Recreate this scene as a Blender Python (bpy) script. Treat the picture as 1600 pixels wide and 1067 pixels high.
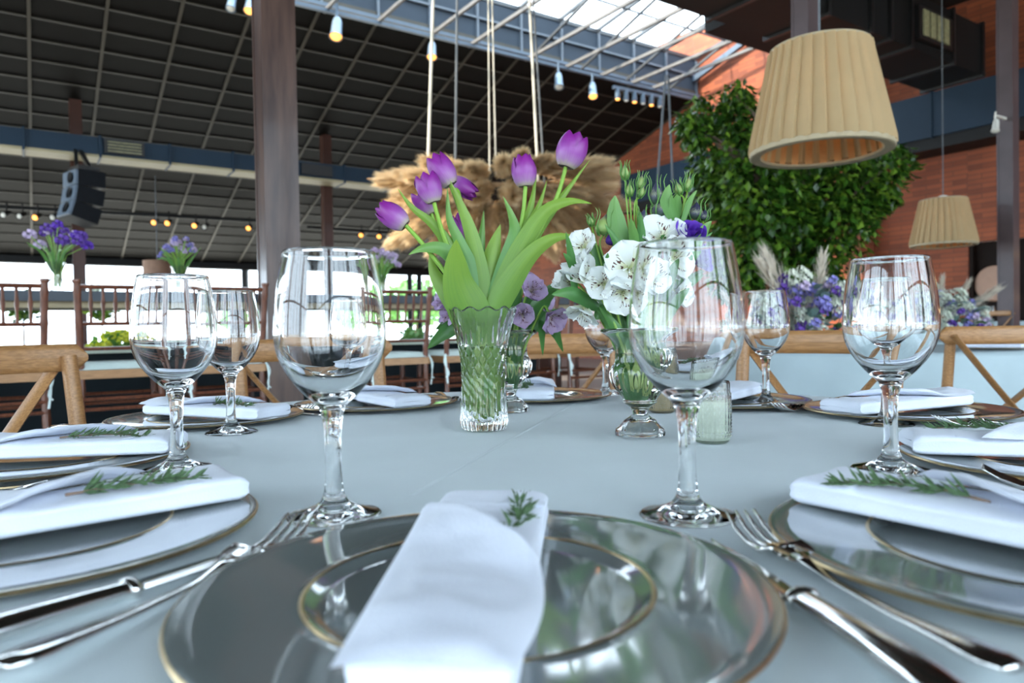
import bpy, bmesh, math, random
from mathutils import Vector, Matrix, noise
sc = bpy.context.scene
for o in list(bpy.data.objects): bpy.data.objects.remove(o)
PI = math.pi
# ------------------------------------------------------------------ camera
F = 1119.35; PITCH = math.radians(-.9845); ROLL = math.radians(-.9633)
TZ = .76                                   # table top
EYE = Vector((0, 0, TZ + .1554))
f_ = Vector((0, math.cos(PITCH), math.sin(PITCH))); u0 = Vector((0, -math.sin(PITCH), math.cos(PITCH))); r0 = Vector((1, 0, 0))
rt_ = r0*math.cos(ROLL) + u0*math.sin(ROLL); up_ = -r0*math.sin(ROLL) + u0*math.cos(ROLL)
cd = bpy.data.cameras.new('camera'); cam = bpy.data.objects.new('camera', cd); sc.collection.objects.link(cam)
cd.sensor_width = 36; cd.sensor_fit = 'HORIZONTAL'; cd.lens = F/1600*36; cd.clip_start = .02; cd.clip_end = 500
M3 = Matrix((rt_, up_, -f_)).transposed(); cam.matrix_world = Matrix.Translation(EYE) @ M3.to_4x4()
cd.dof.use_dof = True; cd.dof.focus_distance = 1.0; cd.dof.aperture_fstop = 6.3
sc.camera = cam
# ------------------------------------------------------------------ world and exposure
wd = bpy.data.worlds.new('sky'); sc.world = wd; wd.use_nodes = True
bg = wd.node_tree.nodes['Background']; bg.inputs['Color'].default_value = (.70, .86, 1, 1); bg.inputs['Strength'].default_value = 3.0
vs = sc.view_settings; vs.view_transform = 'Standard'; vs.look = 'None'; vs.gamma = 1; vs.use_curve_mapping = False; vs.exposure = 1.42
sl_ = bpy.data.lights.new('sun', 'SUN'); sun = bpy.data.objects.new('sun', sl_); sc.collection.objects.link(sun)
sl_.energy = 4.0; sl_.color = (1, .88, .70); sl_.angle = math.radians(2)
sun.rotation_euler = Vector((.829*.71+.1, .559*.71-.05, -.71)).to_track_quat('-Z', 'Y').to_euler()
cy = sc.cycles
cy.max_bounces = 20; cy.transmission_bounces = 18; cy.transparent_max_bounces = 24; cy.diffuse_bounces = 4; cy.glossy_bounces = 6
cy.sample_clamp_indirect = 6; cy.blur_glossy = .5
# ------------------------------------------------------------------ helpers
AX = Vector((-.559, .829, 0)); BX = Vector((.829, .559, 0))     # building axes
YAW = math.atan2(.559, .829)
def ray(x, y): return f_ + rt_*((x-800)/F) - up_*((y-533.5)/F)
def at(x, y, d): return EYE + ray(x, y)*d
def onz(x, y, z): d = ray(x, y); return EYE + d*((z-EYE.z)/d.z)
def bs(b, s, z=0.): return BX*b + AX*s + Vector((0, 0, z))
def rnd(a, b): return random.uniform(a, b)
COL = sc.collection
class MB:
    def __init__(s): s.v = []; s.f = []; s.t = []; s.w = []; s.uv = None
    def add(s, vs_, fs, t=None, w=None):
        n = len(s.v); s.v += [tuple(p) for p in vs_]; s.f += [tuple(i+n for i in q) for q in fs]
        s.t += list(t) if t else [0.]*len(vs_); s.w += list(w) if w else [0.]*len(vs_); return s
    def box(s, c, d, m=None, bev=0):
        x, y, z = d[0]/2, d[1]/2, d[2]/2; c = Vector(c)
        p = [Vector((i, j, k)) for k in (-z, z) for j in (-y, y) for i in (-x, x)]
        if m: p = [m @ q for q in p]
        return s.add([c+q for q in p], [(0,2,3,1),(4,5,7,6),(0,1,5,4),(2,6,7,3),(0,4,6,2),(1,3,7,5)])
    def bar(s, a, b, w, h, upv=(0, 0, 1)):
        a = Vector(a); b = Vector(b); d = (b-a).normalized(); upv = Vector(upv)
        if abs(d.dot(upv)) > .99: upv = Vector((1, 0, 0))
        r = d.cross(upv).normalized(); q = r.cross(d)
        P = [e+r*(i*w/2)+q*(j*h/2) for e in (a, b) for i, j in ((-1,-1),(1,-1),(1,1),(-1,1))]
        return s.add(P, [(0,1,2,3)[::-1],(4,5,6,7),(0,1,5,4),(1,2,6,5),(2,3,7,6),(3,0,4,7)])
    def tube(s, path, rad, n=8, cap=True, flat=1.):
        path = [Vector(p) for p in path]; L = len(path)
        if not hasattr(rad, '__len__'): rad = [rad]*L
        t0 = (path[1]-path[0]).normalized(); ref = Vector((0, 0, 1)) if abs(t0.z) < .9 else Vector((1, 0, 0))
        r = t0.cross(ref).normalized(); V = []; T = []
        for i, p in enumerate(path):
            t = (path[min(i+1, L-1)]-path[max(i-1, 0)]).normalized()
            r = (r - t*r.dot(t)).normalized(); q = t.cross(r)
            V += [p + (r*math.cos(2*PI*k/n)+q*(math.sin(2*PI*k/n)*flat))*rad[i] for k in range(n)]; T += [i/(L-1)]*n
        Fs = [(i*n+k, i*n+(k+1)%n, (i+1)*n+(k+1)%n, (i+1)*n+k) for i in range(L-1) for k in range(n)]
        if cap: Fs += [tuple(range(n))[::-1], tuple(range((L-1)*n, L*n))]
        return s.add(V, Fs, T)
    def lathe(s, prof, n=32, c=(0, 0, 0), mod=None):
        c = Vector(c); V = []; Fs = []; rows = []; T = []
        for i, (r, z) in enumerate(prof):
            if r < 1e-6: rows.append([len(V)]); V.append(c+Vector((0, 0, z))); T.append(i/(len(prof)-1)); continue
            row = []
            for k in range(n):
                a = 2*PI*k/n; rr, zz = (mod(i, a, r, z) if mod else (r, z))
                row.append(len(V)); V.append(c+Vector((rr*math.cos(a), rr*math.sin(a), zz))); T.append(i/(len(prof)-1))
            rows.append(row)
        for A, B in zip(rows, rows[1:]):
            for k in range(n):
                k2 = (k+1) % n
                if len(A) == 1 and len(B) == 1: continue
                if len(A) == 1: Fs.append((A[0], B[k2], B[k])[::-1])
                elif len(B) == 1: Fs.append((A[k], A[k2], B[0]))
                else: Fs.append((A[k], A[k2], B[k2], B[k]))
        return s.add(V, Fs, T)
    def grid(s, fn, nu, nv, close=False):
        V = []; T = []; W = []
        for i in range(nu+1):
            for j in range(nv+1):
                V.append(fn(i/nu, j/nv)); T.append(i/nu); W.append(j/nv)
        Fs = [(i*(nv+1)+j, i*(nv+1)+j+1, (i+1)*(nv+1)+j+1, (i+1)*(nv+1)+j) for i in range(nu) for j in range(nv)]
        return s.add(V, Fs, T, W)
    def xf(s, m, start=0):
        for i in range(start, len(s.v)): s.v[i] = tuple(m @ Vector(s.v[i]))
        return s
    def mesh(s, name, mat=None, smooth=True, attrs=True):
        me = bpy.data.meshes.new(name); me.from_pydata(s.v, [], s.f)
        if smooth:
            me.polygons.foreach_set('use_smooth', [True]*len(me.polygons))
            if smooth != 'full': me.set_sharp_from_angle(angle=math.radians(42))
        if attrs:
            for nm, d in (('t', s.t), ('w', s.w)):
                a = me.attributes.new(nm, 'FLOAT', 'POINT'); a.data.foreach_set('value', d)
        if mat: me.materials.append(M[mat] if isinstance(mat, str) else mat)
        me.update(); return me
    def build(s, name, mat, parent=None, smooth=True):
        return link(name, s.mesh(name, mat, smooth), parent)
def link(name, me, parent=None, loc=None, rot=None):
    o = bpy.data.objects.new(name, me); COL.objects.link(o)
    if parent: o.parent = parent
    if loc is not None: o.location = loc
    if rot is not None: o.rotation_euler = rot
    return o
def tag(o, label=None, cat=None, group=None, kind=None):
    if label: o['label'] = label
    if cat: o['category'] = cat
    if group: o['group'] = group
    if kind: o['kind'] = kind
    return o
def thing(name, label, cat, loc=(0, 0, 0), rz=0, group=None):
    o = link(name, None, None, loc, (0, 0, rz)); o.empty_display_size = .05
    return tag(o, label, cat, group)
def dup(o, parent=None, loc=None, rz=None, label=None):
    c = o.copy(); COL.objects.link(c)
    if parent: c.parent = parent
    if loc is not None: c.location = loc
    if rz is not None: c.rotation_euler = (0, 0, rz)
    if label: c['label'] = label
    for ch in [k for k in o.children]: dup(ch, c)
    return c
def cr(pts, n=6):
    """Catmull-Rom through tuples"""
    P = [Vector(p) for p in pts]; out = []
    for i in range(len(P)-1):
        a, b, c, d = P[max(i-1, 0)], P[i], P[i+1], P[min(i+2, len(P)-1)]
        for k in range(n):
            t = k/n; out.append(.5*((2*b)+(c-a)*t+(2*a-5*b+4*c-d)*t*t+(3*b-a-3*c+d)*t**3))
    out.append(P[-1]); return out
# ------------------------------------------------------------------ materials
M = {}
def nt(name):
    m = bpy.data.materials.new(name); m.use_nodes = True; M[name] = m
    t = m.node_tree; return m, t, t.nodes['Principled BSDF']
def mat(name, col, rough=.5, metal=0, var=0, scale=20, bump=0, bscale=200, coat=0, sheen=0, spec=.5, trans=0, stretch=None, col2=None, emit=None):
    m, t, p = nt(name); N = t.nodes; L = t.links
    p.inputs['Roughness'].default_value = rough; p.inputs['Metallic'].default_value = metal
    p.inputs['Coat Weight'].default_value = coat; p.inputs['Coat Roughness'].default_value = .06
    p.inputs['Sheen Weight'].default_value = sheen; p.inputs['Specular IOR Level'].default_value = spec
    p.inputs['Base Color'].default_value = (*col, 1)
    tc = N.new('ShaderNodeTexCoord'); src = tc.outputs['Object']
    if stretch:
        mp = N.new('ShaderNodeMapping'); mp.inputs['Scale'].default_value = stretch; L.new(src, mp.inputs[0]); src = mp.outputs[0]
    if var or col2:
        n = N.new('ShaderNodeTexNoise'); n.inputs['Scale'].default_value = scale; n.inputs['Detail'].default_value = 5; L.new(src, n.inputs['Vector'])
        r = N.new('ShaderNodeValToRGB'); L.new(n.outputs['Fac'], r.inputs[0])
        r.color_ramp.elements[0].position = .35; r.color_ramp.elements[1].position = .65
        c2 = col2 or col
        r.color_ramp.elements[0].color = (*[c*(1-var) for c in c2], 1); r.color_ramp.elements[1].color = (*[min(1, c*(1+var)) for c in col], 1)
        L.new(r.outputs[0], p.inputs['Base Color'])
    if bump:
        n2 = N.new('ShaderNodeTexNoise'); n2.inputs['Scale'].default_value = bscale; n2.inputs['Detail'].default_value = 3; L.new(src, n2.inputs['Vector'])
        b = N.new('ShaderNodeBump'); b.inputs['Strength'].default_value = bump; b.inputs['Distance'].default_value = .002
        L.new(n2.outputs['Fac'], b.inputs['Height']); L.new(b.outputs[0], p.inputs['Normal'])
    if trans:
        tr = N.new('ShaderNodeBsdfTranslucent'); mx = N.new('ShaderNodeMixShader'); mx.inputs[0].default_value = trans
        out = N['Material Output']; L.new(p.outputs[0], mx.inputs[1]); L.new(tr.outputs[0], mx.inputs[2]); L.new(mx.outputs[0], out.inputs[0])
        bc = p.inputs['Base Color']
        if bc.is_linked: L.new(bc.links[0].from_socket, tr.inputs['Color'])
        else: tr.inputs['Color'].default_value = (*col, 1)
    if emit:
        p.inputs['Emission Color'].default_value = (*emit[0], 1); p.inputs['Emission Strength'].default_value = emit[1]
    return m
def petal_mat(name, stops, rough=.45, trans=.35, streak=None, attr='t', noise_amt=.25, nscale=60):
    m, t, p = nt(name); N = t.nodes; L = t.links
    a = N.new('ShaderNodeAttribute'); a.attribute_name = attr
    aw = N.new('ShaderNodeAttribute'); aw.attribute_name = 'w'
    tc = N.new('ShaderNodeTexCoord'); cb = N.new('ShaderNodeCombineXYZ'); L.new(aw.outputs['Fac'], cb.inputs[0]); L.new(a.outputs['Fac'], cb.inputs[1])
    mp = N.new('ShaderNodeMapping'); mp.inputs['Scale'].default_value = (26, 2.5, 1); L.new(cb.outputs[0], mp.inputs[0])
    n = N.new('ShaderNodeTexNoise'); n.inputs['Scale'].default_value = 1; L.new(mp.outputs[0], n.inputs['Vector'])
    ad = N.new('ShaderNodeMath'); ad.operation = 'MULTIPLY_ADD'; ad.inputs[1].default_value = noise_amt; L.new(n.outputs['Fac'], ad.inputs[0])
    sb = N.new('ShaderNodeMath'); sb.operation = 'SUBTRACT'; sb.inputs[1].default_value = noise_amt*.5; L.new(a.outputs['Fac'], sb.inputs[0]); L.new(sb.outputs[0], ad.inputs[2])
    r = N.new('ShaderNodeValToRGB'); L.new(ad.outputs[0], r.inputs[0]); e = r.color_ramp.elements
    while len(e) < len(stops): e.new(.5)
    for k, (q, c) in enumerate(stops): e[k].position = q; e[k].color = (*c, 1)
    col = r.outputs[0]
    if streak:
        mp2 = N.new('ShaderNodeMapping'); mp2.inputs['Scale'].default_value = (14, 5, 1); L.new(cb.outputs[0], mp2.inputs[0])
        v = N.new('ShaderNodeTexNoise'); v.inputs['Scale'].default_value = 1; v.inputs['Detail'].default_value = 0; L.new(mp2.outputs[0], v.inputs['Vector'])
        g = N.new('ShaderNodeMath'); g.operation = 'GREATER_THAN'; g.inputs[1].default_value = .60; L.new(v.outputs['Fac'], g.inputs[0])
        q1 = N.new('ShaderNodeMath'); q1.operation = 'GREATER_THAN'; q1.inputs[1].default_value = .28; L.new(a.outputs['Fac'], q1.inputs[0])
        q2 = N.new('ShaderNodeMath'); q2.operation = 'LESS_THAN'; q2.inputs[1].default_value = .68; L.new(a.outputs['Fac'], q2.inputs[0])
        m1 = N.new('ShaderNodeMath'); m1.operation = 'MULTIPLY'; L.new(g.outputs[0], m1.inputs[0]); L.new(q1.outputs[0], m1.inputs[1])
        m2 = N.new('ShaderNodeMath'); m2.operation = 'MULTIPLY'; L.new(m1.outputs[0], m2.inputs[0]); L.new(q2.outputs[0], m2.inputs[1])
        mx = N.new('ShaderNodeMix'); mx.data_type = 'RGBA'; L.new(m2.outputs[0], mx.inputs[0]); L.new(col, mx.inputs[6]); mx.inputs[7].default_value = (*streak, 1); col = mx.outputs[2]
    L.new(col, p.inputs['Base Color']); p.inputs['Roughness'].default_value = rough
    tr = N.new('ShaderNodeBsdfTranslucent'); L.new(col, tr.inputs['Color']); ms = N.new('ShaderNodeMixShader'); ms.inputs[0].default_value = trans
    L.new(p.outputs[0], ms.inputs[1]); L.new(tr.outputs[0], ms.inputs[2]); L.new(ms.outputs[0], N['Material Output'].inputs[0])
    return m
def glass(name, ior=1.5, col=(1, 1, 1), rough=0):
    m, t, p = nt(name); p.inputs['Transmission Weight'].default_value = 1; p.inputs['IOR'].default_value = ior
    p.inputs['Base Color'].default_value = (*col, 1); p.inputs['Roughness'].default_value = rough
    return m
def wood(name, c1, c2, rough=.4, stretch=(3, 3, 40), coat=.1):
    return mat(name, c1, rough, var=.12, scale=4, stretch=stretch, col2=c2, bump=.12, bscale=12, coat=coat)
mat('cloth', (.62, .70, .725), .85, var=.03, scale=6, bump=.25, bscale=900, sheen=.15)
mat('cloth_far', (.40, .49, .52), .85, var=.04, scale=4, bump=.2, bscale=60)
mat('napkin', (.76, .80, .90), .85, var=.03, scale=15, bump=.3, bscale=700, sheen=.2)
mat('plate', (.20, .225, .215), .07, var=.03, scale=8, coat=1, spec=.6)
mat('gold', (.58, .44, .25), .3, metal=1, var=.15, scale=60)
mat('silver', (.86, .85, .83), .13, metal=1, var=.03, scale=30)
glass('glass', 1.5, (.99, 1, 1)); glass('crystal', 1.54, (.985, 1, .99)); glass('water', 1.33, (.97, 1, .985))
mat('wax', (.85, .90, .76), .6, var=.05, scale=80, trans=.3)
mat('rosemary', (.09, .16, .07), .55, var=.3, scale=200); mat('twig', (.22, .15, .11), .7, var=.2, scale=100)
wood('oak', (.40, .205, .08), (.33, .16, .058), .42, (4, 70, 70)); wood('oak_light', (.66, .45, .26), (.55, .35, .18), .42, (30, 6, 6))
wood('mahogany', (.155, .050, .024), (.105, .032, .016), .32, (20, 20, 4), .3)
mat('cushion', (.62, .72, .68), .9, var=.04, scale=10, bump=.2, bscale=150)
mat('tie', (.75, .86, .84), .9, var=.03, scale=50)
mat('steel_paint', (.085, .048, .036), .32, spec=.3, var=.14, scale=3, stretch=(6, 6, .7), col2=(.055, .030, .024), bump=.05, bscale=30, coat=.12)
mat('steel_mauve', (.095, .070, .074), .4, var=.10, scale=3, coat=.05, spec=.3)
mat('rust_steel', (.055, .022, .015), .4, var=.15, scale=4, coat=.05, spec=.25)
mat('roof_panel', (.0075, .0068, .0058), .6, spec=.12, var=.10, scale=2); mat('roof_seam', (.060, .052, .038), .6, var=.1, scale=3); mat('roof_purlin', (.036, .031, .023), .6, var=.1, scale=3)
mat('blue_duct', (.014, .030, .052), .55, spec=.2, var=.06, scale=2); mat('duct_beige', (.34, .29, .17), .6, var=.06, scale=3)
mat('slate_panel', (.042, .056, .075), .6, spec=.2, var=.06, scale=2); mat('pale_strip', (.14, .165, .195), .5, var=.05, scale=3)
mat('black_paint', (.010, .010, .0105), .55, spec=.2, var=.1, scale=3); mat('black_flange', (.012, .012, .013), .4, var=.1, scale=3)
mat('track_blue', (.10, .135, .18), .35, var=.08, scale=5); mat('steel_tie', (.15, .145, .14), .45, var=.1, scale=4)
mat('navy', (.006, .011, .014), .6, spec=.15, var=.1, scale=3); mat('pale_stone', (.62, .68, .56), .7, var=.05, scale=6)
mat('dark_top', (.04, .05, .065), .5, var=.08, scale=5); mat('beige_edge', (.38, .30, .18), .6, var=.08, scale=8)
mat('rope', (.60, .57, .49), .85, var=.15, scale=90, bump=.5, bscale=300); mat('cable', (.13, .145, .16), .4, var=.05, scale=30)
petal_mat('pampas', [(0, (.40, .25, .11)), (.5, (.64, .45, .23)), (1, (.80, .63, .40))], .8, .3)
petal_mat('pampas_pale', [(0, (.50, .42, .32)), (1, (.78, .71, .60))], .8, .3)
mat('stick', (.36, .22, .11), .8, var=.25, scale=30)
mat('shade', (.56, .41, .22), .85, var=.03, scale=6, bump=.05, bscale=300, trans=.3)
mat('shade_edge', (.42, .345, .225), .85, var=.05, scale=30); mat('shade_lining', (.62, .33, .13), .8, var=.06, scale=20, trans=.3)
mat('bulb', (1, .8, .5), .4, emit=((1, .55, .22), 4)); mat('spot_lamp', (1, .5, .2), .4, emit=((1, .36, .06), 1.3))
mat('spot_body', (.16, .22, .29), .35, metal=.4, var=.1, scale=40); mat('spot_white', (.75, .74, .68), .5, var=.05, scale=30)
mat('speaker_black', (.006, .007, .009), .6, spec=.1, var=.1, scale=20); mat('speaker_grey', (.09, .12, .16), .45, var=.08, scale=20)
petal_mat('tree_leaf', [(0, (.018, .06, .006)), (.45, (.05, .135, .012)), (1, (.18, .30, .03))], .32, .22, attr='w', noise_amt=.1)
mat('bark', (.12, .085, .06), .8, var=.3, scale=12, bump=.5, bscale=40); mat('pot', (.10, .10, .10), .6, var=.1, scale=8)
petal_mat('tulip', [(0, (.55, .48, .36)), (.13, (.48, .26, .50)), (.38, (.38, .095, .44)), (.8, (.30, .03, .32)), (1, (.24, .02, .26))], .35, .3, noise_amt=.22)
petal_mat('tulip_leaf', [(0, (.185, .37, .05)), (.45, (.175, .34, .055)), (1, (.28, .44, .055))], .42, .3, noise_amt=.5)
petal_mat('tulip_leaf_cool', [(0, (.15, .36, .06)), (.5, (.13, .32, .085)), (1, (.20, .38, .075))], .42, .28, noise_amt=.5)
petal_mat('stem', [(0, (.26, .48, .05)), (.6, (.22, .40, .06)), (1, (.36, .46, .16))], .45, .15, noise_amt=.2)
petal_mat('white_petal', [(0, (.50, .62, .24)), (.18, (.74, .78, .60)), (.4, (.84, .86, .82)), (1, (.86, .89, .88))], .55, .35, noise_amt=.12)
petal_mat('white_streaked', [(0, (.62, .68, .30)), (.3, (.80, .80, .58)), (.6, (.84, .86, .80)), (1, (.86, .88, .87))], .55, .35, streak=(.12, .045, .03), noise_amt=.12)
petal_mat('lilac_petal', [(0, (.44, .42, .30)), (.35, (.50, .38, .56)), (1, (.60, .46, .68))], .55, .35, noise_amt=.2)
petal_mat('lilac_streaked', [(0, (.55, .50, .30)), (.5, (.56, .42, .56)), (1, (.56, .40, .66))], .55, .35, streak=(.12, .03, .06), noise_amt=.2)
petal_mat('violet_petal', [(0, (.12, .05, .34)), (.6, (.10, .025, .40)), (1, (.15, .05, .50))], .5, .25, noise_amt=.3)
petal_mat('bud_dark', [(0, (.06, .12, .05)), (.45, (.055, .05, .10)), (.55, (.42, .46, .22)), (.62, (.05, .045, .10)), (1, (.03, .03, .07))], .45, .1, noise_amt=.9)
petal_mat('bud_green', [(0, (.20, .34, .10)), (.7, (.30, .40, .12)), (1, (.12, .08, .14))], .45, .15, noise_amt=.3)
petal_mat('leaf', [(0, (.06, .19, .05)), (.5, (.075, .22, .055)), (1, (.10, .26, .06))], .38, .25, noise_amt=.4)
petal_mat('leaf_soft', [(0, (.09, .24, .05)), (.5, (.13, .30, .07)), (1, (.19, .36, .09))], .45, .25, noise_amt=.4)
petal_mat('eucalyptus', [(0, (.16, .26, .22)), (1, (.27, .39, .36))], .6, .15, noise_amt=.4)
mat('white_bloom', (.74, .77, .66), .8, var=.1, scale=60); mat('violet_bloom', (.11, .045, .30), .7, var=.3, scale=60)
mat('blue_bloom', (.22, .20, .50), .7, var=.3, scale=60); mat('mauve_bloom', (.50, .40, .56), .7, var=.2, scale=60)
mat('sofa', (.13, .14, .17), .9, var=.08, scale=5, bump=.2, bscale=80); mat('yellow_bloom', (.72, .72, .06), .7, var=.2, scale=50)
mat('floor', (.17, .15, .135), .4, var=.12, scale=1.5, bump=.08, bscale=20); mat('ground', (.72, .66, .56), .8, var=.06, scale=.6)
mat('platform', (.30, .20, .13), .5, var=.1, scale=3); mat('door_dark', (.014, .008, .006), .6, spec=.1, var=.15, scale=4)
mat('disc', (.42, .24, .16), .5, var=.06, scale=6); mat('shelf_glow', (.9, .75, .5), .5, emit=((1, .72, .38), 1.6))
mat('concrete', (.40, .38, .35), .8, var=.08, scale=3); mat('frame_dark', (.05, .055, .06), .4, var=.05, scale=6)
mat('grille', (.30, .29, .16), .5, var=.2, scale=20); mat('terracotta', (.26, .15, .10), .7, var=.1, scale=10)
def brick_mat():
    m, t, p = nt('brick'); N = t.nodes; L = t.links; tc = N.new('ShaderNodeTexCoord')
    b = N.new('ShaderNodeTexBrick'); b.inputs['Scale'].default_value = 1; b.inputs['Brick Width'].default_value = .46; b.inputs['Row Height'].default_value = .085
    b.inputs['Mortar Size'].default_value = .007; b.inputs['Color1'].default_value = (.30, .072, .024, 1); b.inputs['Color2'].default_value = (.16, .034, .012, 1); b.inputs['Mortar'].default_value = (.14, .042, .02, 1)
    b.inputs['Bias'].default_value = -.2; L.new(tc.outputs['Object'], b.inputs['Vector'])
    n = N.new('ShaderNodeTexNoise'); n.inputs['Scale'].default_value = 1.2; n.inputs['Detail'].default_value = 6; L.new(tc.outputs['Object'], n.inputs['Vector'])
    mx = N.new('ShaderNodeMix'); mx.data_type = 'RGBA'; mx.blend_type = 'OVERLAY'; mx.inputs[0].default_value = .55; L.new(b.outputs['Color'], mx.inputs[6]); L.new(n.outputs['Fac'], mx.inputs[7])
    L.new(mx.outputs[2], p.inputs['Base Color']); p.inputs['Roughness'].default_value = .7
    bu = N.new('ShaderNodeBump'); bu.inputs['Strength'].default_value = .4; bu.inputs['Distance'].default_value = .01; L.new(b.outputs['Fac'], bu.inputs['Height']); bu.invert = True; L.new(bu.outputs[0], p.inputs['Normal'])
brick_mat()
def pane_mat():
    m, t, p = nt('pane'); N = t.nodes; L = t.links
    tr = N.new('ShaderNodeBsdfTransparent'); gl = N.new('ShaderNodeBsdfGlossy'); gl.inputs['Roughness'].default_value = .02
    fr = N.new('ShaderNodeFresnel'); fr.inputs[0].default_value = 1.25; mx = N.new('ShaderNodeMixShader')
    L.new(fr.outputs[0], mx.inputs[0]); L.new(tr.outputs[0], mx.inputs[1]); L.new(gl.outputs[0], mx.inputs[2]); L.new(mx.outputs[0], N['Material Output'].inputs[0])
pane_mat()
# ------------------------------------------------------------------ the setting
def struct(name, mb, m, parent=None, smooth=False, label=None):
    o = mb.build(name, m, parent, smooth)
    if not parent: tag(o, label, None, None, 'structure')
    return o
RB = Matrix.Rotation(YAW, 3, 'Z')
def bsbox(mb, b0, b1, s0, s1, z0, z1): return mb.box(bs((b0+b1)/2, (s0+s1)/2, (z0+z1)/2), (b1-b0, s1-s0, z1-z0), RB)
struct('floor', bsbox(MB(), -12, 13.7, -6, 23, -.2, 0), 'floor', label='dark grey floor of the pavilion')
struct('ground', bsbox(MB(), -60, 60, -40, 90, -.5, -.22), 'ground', label='pale paved ground outside')
def slope(s): return 10.305 - .321*s
# main roof: backing with dark panels under it
rb = MB(); q = [bs(b, s, slope(s)+.06+dz) for dz in (0, .12) for b, s in ((-12, 12), (13.7, 12), (13.7, 22.9), (-12, 22.9))]
rb.add(q, [(0,1,2,3)[::-1], (4,5,6,7), (0,1,5,4), (1,2,6,5), (2,3,7,6), (3,0,4,7)])
roof = struct('roof_main', rb, 'roof_seam', label='sloping dark panelled roof over the far side')
pm = MB(); sl = math.atan(.321); lw = .52/math.cos(sl)
pm.box((0, 0, 0), (1.04-.055, lw-.042, .014)); pme = pm.mesh('roof_panel', 'roof_panel', False)
rot = Matrix.Rotation(YAW, 4, 'Z') @ Matrix.Rotation(-sl, 4, 'X')
rest = MB()
for i in range(-11, 14):
    for j in range(21):
        b = .12+1.04*i+.52; s = 12.08+.52*j+.26
        if b > 13.3: continue
        if b > -1.1:
            o = link('roof_panel', pme, roof); o.matrix_local = Matrix.Translation(bs(b, s, slope(s)+.05)) @ rot
        else: n0 = len(rest.v); rest.box((0, 0, 0), (1.04-.055, lw-.042, .014)); rest.xf(Matrix.Translation(bs(b, s, slope(s)+.05)) @ rot, n0)
tag(rest.build('roof_panels', 'roof_panel', roof, False), kind='stuff')
for i in range(-3, 14):                       # rafters
    b = .12+1.04*i
    MB().bar(bs(b, 12, slope(12)+.035), bs(b, 22.8, slope(22.8)+.035), .05, .03).build('rafter', 'roof_seam', roof, False)
for j in range(21):                           # purlins
    sj = 12.08+.52*j; MB().bar(bs(-1.5, sj, slope(sj)+.036), bs(13.6, sj, slope(sj)+.036), .040, .016).build('purlin', 'roof_purlin', roof, False)
struct('eave_beam', bsbox(MB(), -12, 13.7, 22.6, 22.9, 2.86, 3.05), 'black_paint', label='dark eave beam above the far bright opening')
# clerestory face with pale strips
cl = struct('wall_clerestory', bsbox(MB(), -12, 13.7, 12.02, 12.25, 6.45, 7.38), 'slate_panel', label='slate grey clerestory wall under the skylight')
for i in range(-4, 14): bsbox(MB(), .12+1.04*i-.02, .12+1.04*i+.02, 11.97, 12.02, 6.5, 7.36).build('vertical_strip', 'pale_strip', cl, False)
bsbox(MB(), -6, 13.6, 11.97, 12.015, 6.98, 7.02).build('horizontal_strip', 'pale_strip', cl, False)
for k, z in enumerate((6.28, 6.45)):
    o = struct('trim_%d' % (k+1), bsbox(MB(), -8, 13.6, 11.7+.17*k, 11.77+.17*k, z, z+.06), 'track_blue', label=('lower' if k == 0 else 'upper')+' blue grey steel track along the ridge')
# skylight glazing and ties
sky = struct('window_1', bsbox(MB(), -12, 13.6, 12.0, 12.2, 7.38, 7.46), 'frame_dark', label='white bright skylight with steel bars')
for i in range(-8, 14):
    b = .12+1.04*i
    MB().bar(bs(b, 12.1, 7.44), bs(b, 8.4, 7.9), .05, .07).build('glazing_bar', 'frame_dark', sky, False)
    n0 = MB(); n0.add([bs(b+.03, 12.1, 7.45), bs(b+1.01, 12.1, 7.45), bs(b+1.01, 8.4, 7.91), bs(b+.03, 8.4, 7.91)], [(0, 1, 2, 3)]); n0.build('pane', 'pane', sky, False)
for s in (9.3, 10.2, 11.1): MB().bar(bs(-8, s, 7.45+.12*(12-s)), bs(13.6, s, 7.45+.12*(12-s)), .03, .04).build('glazing_bar', 'frame_dark', sky, False)
for k, px in enumerate(((512, 15), (592, 35), (685, 48), (735, 72), (822, 95), (877, 110), (927, 125), (975, 136), (1010, 143))):
    d = ray(*px); P = EYE + d*((6.34-EYE.z)/d.z); b = P.dot(BX)
    o = MB().bar(bs(b, 11.9, 6.36), bs(b, 8.3, 6.36), .05, .06).build('tie_bar', 'steel_tie', None, False); o['kind'] = 'structure'
for k in range(4):                                  # truss diagonals under the skylight
    b = 8.6+1.3*k
    o = MB().bar(bs(b, 11.9, 6.42), bs(b+.5, 8.5, 7.85), .045, .045).build('truss_strut', 'frame_dark', None, False); o['kind'] = 'structure'
o = MB().bar(bs(13.55, 12.0, 6.9), bs(13.55, 8.5, 7.85), .1, .12).build('wall_strut', 'track_blue', None, False); o['kind'] = 'structure'
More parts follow.
